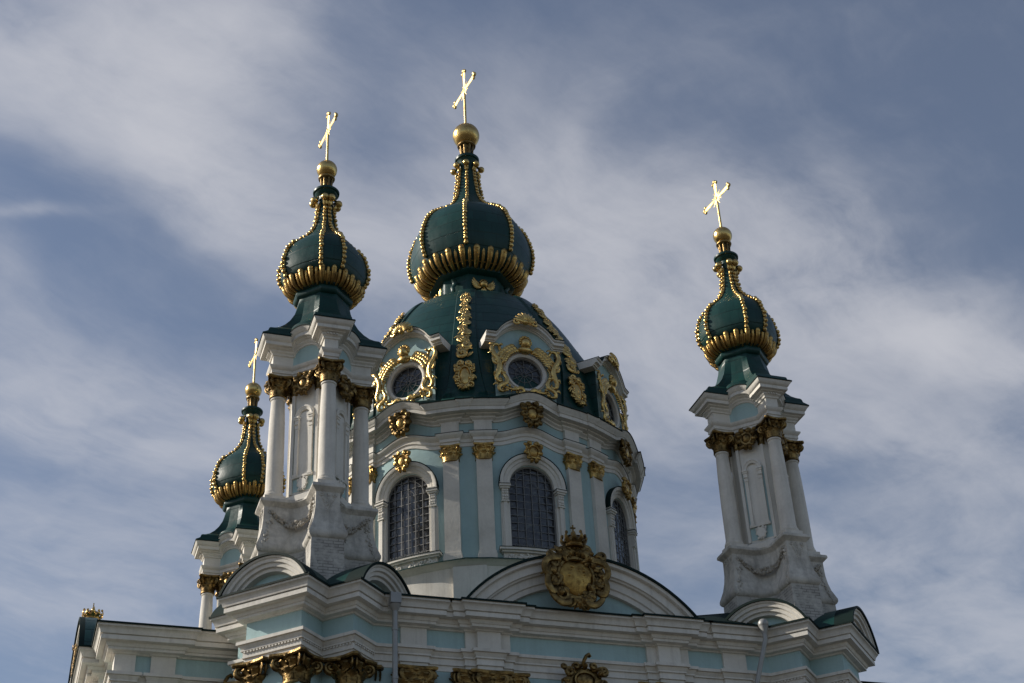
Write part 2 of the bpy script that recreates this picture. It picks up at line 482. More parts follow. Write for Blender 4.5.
def cartouche(w, h, seed, crown=False, shield=.30, leaves=26, depth=.16, heart=False):
    r = random.Random(seed); mb = MB()
    sw, sh = w * shield, h * shield
    # domed shield with a heavy rim
    rows = []
    if heart:
        for k in range(14): mb.ball((r.uniform(-.5, .5) * sw, -depth * 1.08, r.uniform(-.5, .6) * sh), r.uniform(.03, .06), 8, 5, 1, (1, .5, 1))
        for sx in (-1, 1):
            for pts_, th_ in (([(.28, .84), (.40, .66), (.56, .50), (.80, .46), (.98, .36), (1.04, .14), (.94, .0), (.82, .08), (.86, .2)], .10),
                              ([(.80, .30), (.92, .02), (.96, -.28), (.84, -.50), (.70, -.46), (.72, -.34)], .10),
                              ([(.90, -.30), (.80, -.62), (.55, -.82), (.32, -.80), (.30, -.66), (.42, -.62)], .095),
                              ([(.08, .62), (.22, .72), (.36, .62), (.34, .48), (.22, .46)], .075)):
                pp_ = smooth_prof([(sx * 0 + x + 9, z) for x, z in pts_], 4)
                K_ = len(pp_)
                mb.strap([(sx * (x - 9), -depth * (.55 + .5 * sin(pi * i / (K_ - 1))), z) for i, (x, z) in enumerate(pp_)], lambda u: th_ * (.6 + .5 * sin(pi * u)), th_ * .8, (0, -1, 0), 8)
        def hz(a):
            return 1.0 + .10 * abs(cos(a)) * (1 if sin(a) > 0 else 0) - .16 * max(0, 1 - abs(a - pi / 2) / .5)
        for i in range(8):
            t = i / 7 * pi / 2
            rows.append([(sw * hz(a) * sin(t) * cos(a) * (1 - .22 * max(0, -sin(a)) ** 2), -depth * .55 - depth * .6 * cos(t), sh * hz(a) * sin(t) * sin(a) * (1.0 if sin(a) > 0 else 1.2)) for a in [2 * pi * j / 48 for j in range(48)]])
    else:
      for i in range(7):
        t = i / 6 * pi / 2
        rows.append([(sw * sin(t) * cos(a), -depth * .45 - depth * .55 * cos(t), sh * sin(t) * sin(a) * (1.0 if sin(a) > 0 else 1.12)) for a in [2 * pi * j / 24 for j in range(24)]])
    mb.grid(rows, True, 1)
    ring = [(1.12 * sw * cos(a), -depth * .55, 1.12 * sh * sin(a) * (1.0 if sin(a) > 0 else 1.12)) for a in [2 * pi * j / 28 for j in range(29)]]
    mb.strap(ring, depth * .26, depth * .32, (0, -1, 0), 6)
    mb.lathe([(w * .40, 0), (w * .40, .02)], 20)  # thin rear body, turned upright below
    n = 40
    for k in range(n): mb.v[-n + k] = (w * .40 * cos(2 * pi * (k % 20) / 20), -.01 - .06 * (k // 20), h * .38 * sin(2 * pi * (k % 20) / 20))
    for sx in (-1, 1):
        for (fx, fz, rr, a0, sg) in ((.36, .22, .13, .6, 1), (.40, -.08, .12, 2.4, -1), (.27, -.36, .11, -.8, 1), (.20, .40, .10, 2.0, -1), (.44, .34, .07, 0, 1), (.12, -.46, .07, 3.0, 1)):
            jx = 1 + r.uniform(-.12, .12)
            cx = sx * fx * w * jx; cz = fz * h * jx
            p2 = spiral(cx, cz, rr * (w + h) / 2 * r.uniform(.85, 1.15), 1.4, a0 if sx > 0 else pi - a0, sg * sx)
            th = depth * r.uniform(.22, .34); K = len(p2)
            mb.strap([(x, -depth * (.35 + .5 * sin(pi * i / (K - 1))), z) for i, (x, z) in enumerate(p2)], lambda u: th * (.6 + .5 * sin(pi * u)), th, (0, -1, 0), 6)
    for k in range(leaves):
        a = 2 * pi * k / leaves + r.uniform(-.15, .15)
        x, z = w * .33 * cos(a), h * .34 * sin(a)
        add_leaf(mb, x, z, a + r.uniform(-.9, .9), r.uniform(.12, .22) * (w + h) / 2, r.uniform(.028, .05) * (w + h) / 2, depth * r.uniform(.4, 1.0), -depth * .25, r.uniform(-1.2, 1.2))
    for k in range(int(leaves * .8)):
        a = r.uniform(0, 2 * pi); q = r.uniform(.30, .44)
        mb.ball((w * q * cos(a), -depth * r.uniform(.4, .9), h * q * sin(a)), r.uniform(.02, .036) * (w + h) / 2, 7, 5)
    if crown:
        cz = h * .5 + .02; cw = w * .24
        mb.add(crown_mb(cw * .80, h * .28), T(0, -depth * .8, cz - .06))
    return mb
def crown_mb(rw, h):
    mb = MB(); r = random.Random(3)
    mb.lathe([(rw * .72, 0), (rw * .80, .0), (rw * .84, h * .05), (rw * .78, h * .10), (rw * .84, h * .24), (rw * .90, h * .28), (rw * .7, h * .30)], 20)
    for k in range(10):
        a = 2 * pi * k / 10
        tip = 1.0 if k % 2 == 0 else .75
        pts = [(rw * (.85 + .35 * sin(pi * t * .8)) * (1 - .0 * t) * cos(a), rw * (.85 + .35 * sin(pi * t * .8)) * sin(a), h * (.22 + .5 * t * tip)) for t in [i / 5 for i in range(6)]]
        mb.strap(pts, lambda u: rw * (.24 - .12 * u), rw * .07, (cos(a), sin(a), 0), 6)
        mb.ball((pts[-1][0], pts[-1][1], pts[-1][2] + .02), rw * .15, 7, 5)
    for k in range(6):
        a = 2 * pi * k / 6 + .3
        pts = [(rw * cos(t * pi / 2) ** .8 * cos(a) * .98, rw * cos(t * pi / 2) ** .8 * sin(a) * .98, h * (.25 + .5 * sin(t * pi / 2))) for t in [i / 7 * .97 for i in range(8)]]
        mb.strap(pts, rw * .12, rw * .07, (cos(a), sin(a), .3), 6)
    mb.lathe([(rw * .8, h * .25), (rw * .72, h * .5), (rw * .45, h * .68), (rw * .1, h * .76)], 14)
    mb.ball((0, 0, h * .86), rw * .24, 12, 8)
    mb.box(-rw * .06, rw * .06, -rw * .06, rw * .06, h * .9, h * 1.42)
    mb.box(-rw * .24, rw * .24, -rw * .055, rw * .055, h * 1.20, h * 1.28)
    return mb
def capital_mb(rb, h, wt, seed=1):
    """Corinthian capital: bell, two rows of leaves, corner volutes, abacus; base at z=0"""
    mb = MB(); r = random.Random(seed); hw = wt / 2
    mb.lathe([(rb * 1.0, 0), (rb * 1.16, .02 * h), (rb * 1.16, .08 * h), (rb * .98, .10 * h), (rb * .98, .5 * h), (rb * 1.12, .75 * h), (rb * 1.3, .86 * h)], 20)
    for row, (z0, ln, n, of) in enumerate(((.10, .42, 8, 0), (.30, .48, 8, .5))):
        for k in range(n):
            a = 2 * pi * (k + of) / n
            pts = []
            for i in range(8):
                t = i / 7
                rr = rb * 1.02 + rb * (.12 * t + .55 * max(0, t - .55) * 1.6 + row * .10)
                zz = h * (z0 + ln * (t if t < .75 else .75 + .25 * sin((t - .75) * 2 * pi) - .35 * (t - .75)))
                pts.append((rr * sin(a), -rr * cos(a), zz))
            mb.strap(pts, lambda u: rb * .36 * (.55 + .6 * sin(pi * (.2 + .75 * u))), rb * .09, (sin(a), -cos(a), .1), 6)
            for q in (-1, 1):
                aa = a + q * .26
                mb.ball((rb * 1.30 * sin(aa), -rb * 1.30 * cos(aa), h * (z0 + ln * .8)), rb * .13, 6, 4)
    for k in range(4):
        a = pi / 4 + k * pi / 2
        dx, dy = sin(a), -cos(a); tx, ty = cos(a), sin(a)
        R_ = hw * 1.24; sr = h * .215
        for q in (-1, 1):
            pts = []
            for (u_, v_) in spiral(R_ - sr, h * .72, sr, 1.6, pi * .5, -1, K=20):
                pts.append((dx * u_ + tx * q * sr * .35, dy * u_ + ty * q * sr * .35, v_))
            for t in (0.33, .66, 1.0):
                u_ = R_ - sr - (R_ - sr - rb * 1.05) * t; v_ = pts[19][2] + (h * .45 - pts[19][2]) * t
                pts.append((dx * u_ + tx * q * sr * (.35 + 1.2 * t), dy * u_ + ty * q * sr * (.35 + 1.2 * t), v_))
            mb.strap(pts, sr * .26, sr * .15, (dx * .0 + tx, ty, 0), 6)
        mb.ball((-0 + cos(a + pi / 4) * 0 + sin(a + pi / 4) * hw * .92, -cos(a + pi / 4) * hw * .92, h * .86), rb * .2, 7, 5)
    pts = []
    for k in range(4):
        a0 = pi / 4 + k * pi / 2
        c0 = (sin(a0 - .09) * hw * 1.36, -cos(a0 - .09) * hw * 1.36); c1 = (sin(a0 + .09) * hw * 1.36, -cos(a0 + .09) * hw * 1.36)
        am = a0 + pi / 4
        pts += [c0, c1, (sin(am - .25) * hw * .9, -cos(am - .25) * hw * .9), (sin(am + .25) * hw * .9, -cos(am + .25) * hw * .9)]
    sweep(mb, pts, [(-.3 * hw, .87 * h), (-.06 * hw, .87 * h), (0, .92 * h), (0, h - .004), (-.3 * hw, h - .004)], True)
    return mb
def flat_y(mb, k):
    o = MB(); o.v = [(p[0], p[1] * k, p[2]) for p in mb.v]; o.f = mb.f; o.m = mb.m; return o
def garland_mb(ph, R1, dd, z0, dip, seed):
    """hangs from pier to pier, following the hollow of the pedestal wall"""
    mb = MB(); r = random.Random(seed)
    P = [Vector((ph + .02, -(R1 - .22))), Vector((ph + .03, -(dd - ph) - .12)), Vector((ph + .16, -(dd - ph) - .02)), Vector((dd - ph + .02, -ph - .16)), Vector((dd - ph + .12, -ph - .03)), Vector((R1 - .22, -ph - .02))]
    Ls = [(b - a).length for a, b in zip(P, P[1:])]; tot = sum(Ls)
    def pos(t):
        d = t * tot
        for a, b, l in zip(P, P[1:], Ls):
            if d <= l + 1e-6: return a + (b - a) * (d / l)
            d -= l
        return P[-1]
    n = 70
    for i in range(n):
        t = i / (n - 1); q = pos(t); u = 2 * t - 1
        z = z0 - dip * (1 - u * u); fat = .45 + .75 * (1 - abs(u))
        for k in range(3):
            mb.ball((q.x + r.uniform(-.005, .045), q.y - r.uniform(-.005, .045), z + r.uniform(-.075, .075) * fat), r.uniform(.024, .05) * (.65 + .4 * fat), 6, 4)
    for t in (0, 1):
        q = pos(t)
        for k in range(12): mb.ball((q.x + r.uniform(-.03, .03), q.y + r.uniform(-.03, .03), z0 + .05 - k * .035), r.uniform(.02, .036), 6, 4)
    return mb
def cherub_mb(w):
    mb = MB()
    mb.ball((0, -.07, .06), w * .17, 12, 8, 0, (1, .9, 1.12))
    for s in (-1, 1):
        mb.ball((s * w * .07, -.07 - w * .15, .07), w * .022, 6, 4)           # eyes
        for k in range(6):
            a = radians(150 - k * 24) if s < 0 else radians(30 + k * 24)
            mb.ball((w * .16 * cos(a), -.07, .06 + w * .19 * sin(a)), w * .06, 6, 4)   # curls
        for k in range(7):
            a = radians(28 - k * 15); a = a if s > 0 else pi - a
            add_leaf(mb, s * w * .13, .0, a, w * (.48 - .035 * k), w * .055, .05, -.02, .5 * s)
    mb.ball((0, -.07 - w * .165, .05), w * .03, 6, 4)
    for k in range(4): add_leaf(mb, 0, -w * .12, radians(-60 - 20 * k), w * .25, w * .05, .04, -.03, 0)
    return mb

# ------------------------------------------------------------------ the church
church = bpy.data.objects.new('church', None)
COL.objects.link(church)
church['label'] = 'pale blue and white baroque church with green onion domes, gilded ornament and gold crosses'
church['category'] = 'church'

# profiles (out, z) of the main entablature
Z_ARCH, Z_FR, Z_CO, Z_TOP = 15.75, 16.36, 16.86, 17.52
P_ARCH = [(-.06, 15.74), (.02, 15.75), (.02, 15.90), (.06, 15.91), (.06, 15.94), (.045, 15.945), (.045, 16.08), (.09, 16.09), (.09, 16.13), (.07, 16.135), (.12, 16.21), (.13, 16.24), (.18, 16.245), (.18, 16.33), (0, 16.365)]
P_CORN = [(0, Z_CO), (.05, 16.865), (.07, 16.90), (.205, 16.915), (.205, 16.985), (.23, 16.99), (.27, 17.055), (.27, 17.085), (.43, 17.10), (.43, 17.215), (.395, 17.22), (.395, 17.245), (.455, 17.25), (.475, 17.33), (.53, 17.42), (.55, 17.43), (.55, 17.49)]
P_EDGE = [(.55, 17.49), (.585, 17.48), (.585, 17.535), (.0, 17.60), (-.6, 17.66)]

def arc_pediment(mb, half, rise, proj, depth, zb, prof, mi_w=0, mi_b=1, mi_e=2, mi_g=3, N_=28, edge=.5):
    """segmental gable standing on a cornice, front face in the plane y=0 facing -y; roof vault runs back to +y"""
    R_ = (half * half + rise * rise) / (2 * rise); zc = zb + rise - R_
    def row(drad, y):
        ro = R_ + drad; pm = acos(max(-1, min(1, (zb - zc) / ro)))
        return [(ro * sin(pm * (2 * j / N_ - 1)), y, zc + ro * cos(pm * (2 * j / N_ - 1))) for j in range(N_ + 1)]
    mb.grid([row(.055, edge), row(.055, -.05), row(-.012, -.05), row(-.012, .012)], mi=mi_e)
    mb.grid([row(a, b) for a, b in prof], mi=mi_w)
    last = row(*prof[-1]); b = len(mb.v); mb.v += last; mb.face(range(b, b + len(last)), mi_b)
    mb.grid([row(.055, edge), row(.055, depth)], mi=mi_g)
    lb = row(.055, depth); b = len(mb.v); mb.v += lb; mb.face(range(b, b + len(lb)), mi_w)
BIGPED = [(0, 0), (-.10, .01), (-.13, .05), (-.13, .12), (-.34, .12), (-.36, .17), (-.40, .19), (-.42, .26), (-.62, .27), (-.65, .31), (-.78, .32), (-.80, .44)]
SMALLPED = [(0, 0), (-.06, .01), (-.08, .05), (-.16, .06), (-.18, .12), (-.27, .13), (-.29, .2), (-.37, .21), (-.39, .38)]

# ---- body walls
def wall_run(path, segs, top=None):
    """wall, frieze, mouldings of one straight run with its breaks; segs: True where the frieze is white"""
    w = MB()
    sweep(w, path, [(.25, 0), (.25, 1.2), (.12, 1.3), (0, 1.32), (0, Z_ARCH)], mi=1)
    sg = [0 if s else 1 for s in segs]
    sweep(w, path, [(0, Z_FR), (0, Z_CO)], segm=sg)
    sweep(w, path, P_ARCH, mi=0)
    if top:
        sweep(w, path, P_CORN[:5] + [(.15, 16.99), (-.05, 17.0)], mi=0)
        sweep(w, top, [(.05, 16.983)] + P_CORN[5:], mi=0)
    else: sweep(w, path, P_CORN, mi=0)
    sweep(w, top or path, P_EDGE, mi=2)
    return w
def facade_path(half, y, breaks, d1=.08, d2=.2):
    """breaks: (x0, x1, side strip) of each projecting pilaster; front faces -y"""
    p = [(-half, y)]; sg = []
    for (a, b, s0, s1) in breaks:
        if s0 != s1 or s0:
            p += [(a - s0, y), (a - s0, y - d1), (a, y - d1), (a, y - d2), (b, y - d2), (b, y - d1), (b + s1, y - d1), (b + s1, y)]
            sg += [False, True, True, True, True, True, True, True]
        else:
            p += [(a, y), (a, y - d1), (b, y - d1), (b, y)]
            sg += [False, True, True, True]
    p.append((half, y)); sg.append(False)
    return p, sg
front_breaks = [(-4.95, -4.25, 0, 0), (-2.9, -2.26, .3, .3), (2.26, 2.9, .3, .3), (4.25, 4.95, 0, 0)]
fp, fsg = facade_path(5.9, -8.2, front_breaks)
facade = wall_run(fp, fsg).build('facade_wall', [M['white'], M['blue'], M['edge']], church)
end_breaks = [(-4.75, -4.15, 0, 0), (-2.7, -2.1, .25, .25), (2.1, 2.7, .25, .25), (4.15, 4.75, 0, 0)]
ep, esg = facade_path(4.92, -11.95, end_breaks)
# arms: side runs between end corner and corner block
side_breaks = [(-3.5, -2.9, 0, 0), (-2.45, -1.83, 0, 0)]
sp_, ssg = facade_path(3.5, -4.92, side_breaks[1:])
# left arm path in world: end face then both sides, as one run (counter-clockwise from the far side)
def left_arm():
    y0 = 4.92; x1 = -11.80; x2 = -5.0
    def end_seq():
        seq = [(x1, y0)]; sg = []
        for (a, b, s0, s1) in [(-b_, -a_, s1_, s0_) for (a_, b_, s0_, s1_) in end_breaks[::-1]][::-1]:
            pass
        return seq, sg
    pts = []; sg = []
    # far side (towards +y) runs to -x
    pts.append((x2, y0)); 
    for a, b in ((-10.3, -10.95), (-11.35, -11.97)):
        pts += [(a, y0), (a, y0 + .08), (b, y0 + .08)]; sg += [False, True, True]
        if b > -11.9: pts += [(b, y0)]; sg += [True]
    # corner: break wraps round the corner
    pts += [(x1 - .1, y0 + .08)]; sg += [True]
    pts += [(x1 - .1, y0 - .55), (x1, y0 - .55)]; sg += [True, True]
    for (a, b) in ((2.9, 2.2), (-2.2, -2.9)):
        pass
    pts += [(x1, 3.18), (x1 - .36, 3.18), (x1 - .36, 2.9), (x1 - .48, 2.9), (x1 - .48, 2.2), (x1 - .36, 2.2), (x1 - .36, -2.2), (x1 - .48, -2.2), (x1 - .48, -2.9), (x1 - .36, -2.9), (x1 - .36, -3.18), (x1, -3.18)]
    sg += [False] + [True] * 5 + [False] + [True] * 5
    pts += [(x1, -y0 + .55), (x1 - .1, -y0 + .55), (x1 - .1, -y0 - .08)]; sg += [False, True, True]
    pts += [(-11.35, -y0 - .08), (-11.35, -y0), (-10.95, -y0), (-10.95, -y0 - .08), (-10.3, -y0 - .08), (-10.3, -y0), (x2, -y0)]
    sg += [True, True, False, True, True, True, False]
    # drop the duplicate joint of the far corner
    clean = [pts[0]]; cs = []
    for p, s in zip(pts[1:], sg):
        if hypot(p[0] - clean[-1][0], p[1] - clean[-1][1]) > .03: clean.append(p); cs.append(s)
    return clean, cs
lp, lsg = left_arm()
cp_ = [(-5.0, 4.92), (-10.3, 4.92), (-10.3, 5.0), (-11.9, 5.0), (-11.9, 4.3), (-11.8, 4.3)]
cp_ += [(-11.8, 3.18), (-12.24, 3.18), (-12.24, -3.18), (-11.8, -3.18)]
cp_ += [(-11.8, -4.3), (-11.9, -4.3), (-11.9, -5.0), (-10.3, -5.0), (-10.3, -4.92), (-5.0, -4.92)]
arm_l = wall_run(lp, lsg, cp_).build('side_arm', [M['white'], M['blue'], M['edge']], church)
copy_of(arm_l, church, (-.3, 0, -.5), pi)
copy_of(facade, church, (0, 0, 0), pi)

# low roofs over the arms
rf = MB()
for s in (1, -1):
    rf.poly([(-5.8 * s, -8.0 * s, 17.6), (5.8 * s, -8.0 * s, 17.6), (5.0 * s, -4.5 * s, 18.3), (-5.0 * s, -4.5 * s, 18.3)])
    rf.poly([(-12.3 * s, -5.2 * s, 17.62), (-4.5 * s, -5.2 * s, 17.62), (-4.5 * s, 0, 18.8), (-12.3 * s, 0, 18.8)])
    rf.poly([(-12.3 * s, 5.2 * s, 17.62), (-4.5 * s, 5.2 * s, 17.62), (-4.5 * s, 0, 18.8), (-12.3 * s, 0, 18.8)])
rf.poly([(-5.2, -5.2, 18.25), (5.2, -5.2, 18.25), (5.2, 5.2, 18.25), (-5.2, 5.2, 18.25)])
rf.poly([(3.0, -8.55, 17.58), (6.2, -8.55, 17.58), (5.6, -7.0, 18.72), (3.0, -7.0, 18.30)], 1)
rf.poly([(3.0, -7.0, 18.30), (5.6, -7.0, 18.72), (5.4, -4.8, 18.4), (3.0, -4.8, 18.3)])
rf.build('roof', [M['green'], M['edge']], church)

# big curved gables on the four faces, with coat of arms
gm = MB(); arc_pediment(gm, 3.3, 1.56, .1, 5.0, 17.53, BIGPED)
gable = gm.build('curved_gable', [M['white'], M['blue'], M['edge'], M['green']], church, (0, -8.86, 0))
arms_mb = cartouche(1.85, 1.75, 5, True, .28, 52, .26, True)
ar = random.Random(8)
for k in range(60):
    a = ar.uniform(0, 2 * pi); q = ar.uniform(.62, .95)
    add_leaf(arms_mb, .86 * q * cos(a), .84 * q * sin(a) + (.12 if sin(a) > 0 else 0), ar.uniform(0, 6.3), ar.uniform(.16, .34), ar.uniform(.04, .075), ar.uniform(.12, .26), -.04, ar.uniform(-1.3, 1.3))
for k in range(24): add_leaf(arms_mb, ar.uniform(-.4, .4), ar.uniform(.62, .95), ar.uniform(0, 6.3), .24, .06, .22, -.06, ar.uniform(-1, 1))
arms_mb.v = [(p[0] * .88, p[1] * .85, p[2]) for p in arms_mb.v]
arms = arms_mb.build('gilded_coat_of_arms', [M['gold_shaded'], M['gold_warm']], gable, (-.26, -.06, 18.37))
copy_tree(gable, church, (0, 8.86, 0), pi)
gm2 = MB(); arc_pediment(gm2, 3.3, 2.0, .1, .45, 17.53, BIGPED, edge=.1)
gable2 = gm2.build('curved_gable', [M['white'], M['blue'], M['edge'], M['green']], church, (-12.76, 0, 0), rotz=-pi / 2)
sm = copy_of(arms, gable2, (0, .02, 18.45)); sm.scale = (.55, .25, .42)
crown_mb(.26, .40).build('gilded_crown', M['gold'], gable2, (0, .36, 19.80))
copy_tree(gable2, church, (12.4, 0, -.5), pi / 2)

# pilasters, capitals and window crests of the main walls
pil = MB(); pil.box(-.30, .30, -.06, .14, 1.35, 15.06); pil.box(-.36, .36, -.1, .14, 1.33, 1.9)
pilo = None
capm = flat_y(capital_mb(.30, .74, .86, 4), .5)
pc = 0
_wc = []
def wide_cap():
    if not _wc:
        m_ = MB()
        for q, sc_ in ((-.44, .84), (0, 1.0), (.44, .84)): m_.add(capm, T(q, 0 if q else -.06, 0) @ Matrix.Diagonal((sc_, 1, 1, 1)))
        o_ = m_.build('gilded_capital', M['gold_shaded'], None, sharp=60); _wc.append(o_.data); bpy.data.objects.remove(o_)
    return _wc[0]
def place_pil(x, y, rz, cw=1.3):
    global pilo, capo
    if pilo is None:
        pilo = pil.build('pilaster', M['white'], church, (x, y, 0), rotz=rz)
        capo = capm.build('gilded_capital', M['gold_shaded'], pilo, (0, -.04, 15.01)); capo.scale = (cw, 1, 1)
    else:
        k_ = copy_tree(pilo, church, (x, y, 0), rz).children[0]
        if cw > 1.5: k_.data = wide_cap()
        else: k_.scale = (cw, 1, 1)
for x in (-4.6, -2.58, 2.58, 4.6): place_pil(x, -8.28, 0, 1.3 if abs(x) > 3 else 1.85)
for x in (-11.65, -10.62): place_pil(x, -5.0, 0)
for yy in (-2.55, 2.55): place_pil(-12.25, yy, -pi / 2)
crest = cartouche(1.5, 1.15, 21, False, .2, 22, .2)
cr = MB().add(crest)
cr.strap([(-.05, -.12, .45), (-.02, -.2, .62), (.05, -.22, .75), (.14, -.2, .82), (.2, -.16, .76)], .06, .06, (0, -1, 0), 6)
hood = MB()
for a, b in ((-1.25, 1.25),):
    rows = []
    for (dr, o) in ((0, .0), (0, -.28), (-.10, -.30), (-.14, -.22), (-.26, -.20), (-.28, -.1), (-.38, -.08), (-.38, 0)):
        rows.append([((1.45 + dr) * sin(t), o, 14.05 + (1.45 + dr) * cos(t)) for t in [radians(-75 + 150 * k / 24) for k in range(25)]])
    hood.grid(rows)
def wall_window(x, y, rz):
    h = hood.build('window_hood', M['white'], church, (x, y, 0), rotz=rz)
    c = cr.build('gilded_crest', M['gold_shaded'], h, (.0, -.3, 15.62)); c.scale = (.85, 1, .85)
    g = MB(); g.box(-.95, .95, -.02, .06, 9.0, 14.0); g.poly([(.95 * sin(t), -.02, 14.0 + .95 * cos(t)) for t in [radians(-90 + 180 * k / 16) for k in range(17)]])
    g.build('pane', M['glass'], h)
wall_window(-.05, -8.22, 0)
wall_window(-9.0, -4.94, 0)

# ---- corner blocks: stepped cornice, four little gables each, gilded columns below
s2 = sqrt(.5)
def uv(u, v): return (u * s2 + v * s2, -u * s2 + v * s2)
def block():
    s, P = .84, 1.78
    cr_ = [(s, -P), (s, -s), (P, -s), (P, s), (s, s), (s, P), (-s, P), (-s, s), (-P, s), (-P, -s), (-s, -s), (-s, -P)]
    path = [uv(*p) for p in cr_]
    w = MB()
    sweep(w, path, [(.2, 0), (.2, 1.3), (-.04, 1.32), (-.04, Z_ARCH)], True, mi=1)
    sweep(w, path, [(0, Z_FR), (0, Z_CO)], True, mi=1)
    sweep(w, path, P_ARCH, True); sweep(w, path, P_CORN, True)
    sweep(w, path, P_EDGE[:3] + [(.2, 17.58), (-.6, 17.6)], True, mi=2)
    dentils(w, path, .05, .085, 16.04, 16.08, .05, .045, True)
    w.poly([uv(*p) + (17.585,) for p in [(-.8, -.8), (.8, -.8), (.8, .8), (-.8, .8)]], 2)
    o = w.build('corner_pavilion', [M['white'], M['blue'], M['edge']], church, (-7, -7, 0))
    g = MB(); arc_pediment(g, 1.30, .80, .1, 1.75, 17.53, SMALLPED, N_=24)
    g0 = None
    for k in range(4):
        a = -pi / 4 + k * pi / 2
        loc = rotZ(a) @ Vector((0, -2.33, 0))
        if g0 is None: g0 = g.build('curved_gable', [M['white'], M['blue'], M['edge'], M['green']], o, loc, rotz=a)
        else: copy_of(g0, o, loc, a)
    c = MB().lathe([(.30, 1.3), (.30, 1.6), (.26, 1.7), (.27, 6), (.235, 15.02)], 20)
    cp = capital_mb(.31, .76, 1.05, 9)
    c0 = k0 = None
    for k in range(4):
        a = -pi / 4 + k * pi / 2
        for dx in (-.56, .56):
            loc = rotZ(a) @ Vector((dx, -1.50, 0))
            if c0 is None:
                c0 = c.build('column', M['white'], o, loc); k0 = cp.build('gilded_capital', M['gold_shaded'], o, (loc.x, loc.y, 14.99), rotz=a)
            else:
                copy_of(c0, o, loc); copy_of(k0, o, (loc.x, loc.y, 14.99), a)
    return o
blk = block()
for (x, y, rz) in ((7, -7, 0), (-7, 7, 0), (7, 7, 0)): copy_tree(blk, church, (x, y, 0), rz)

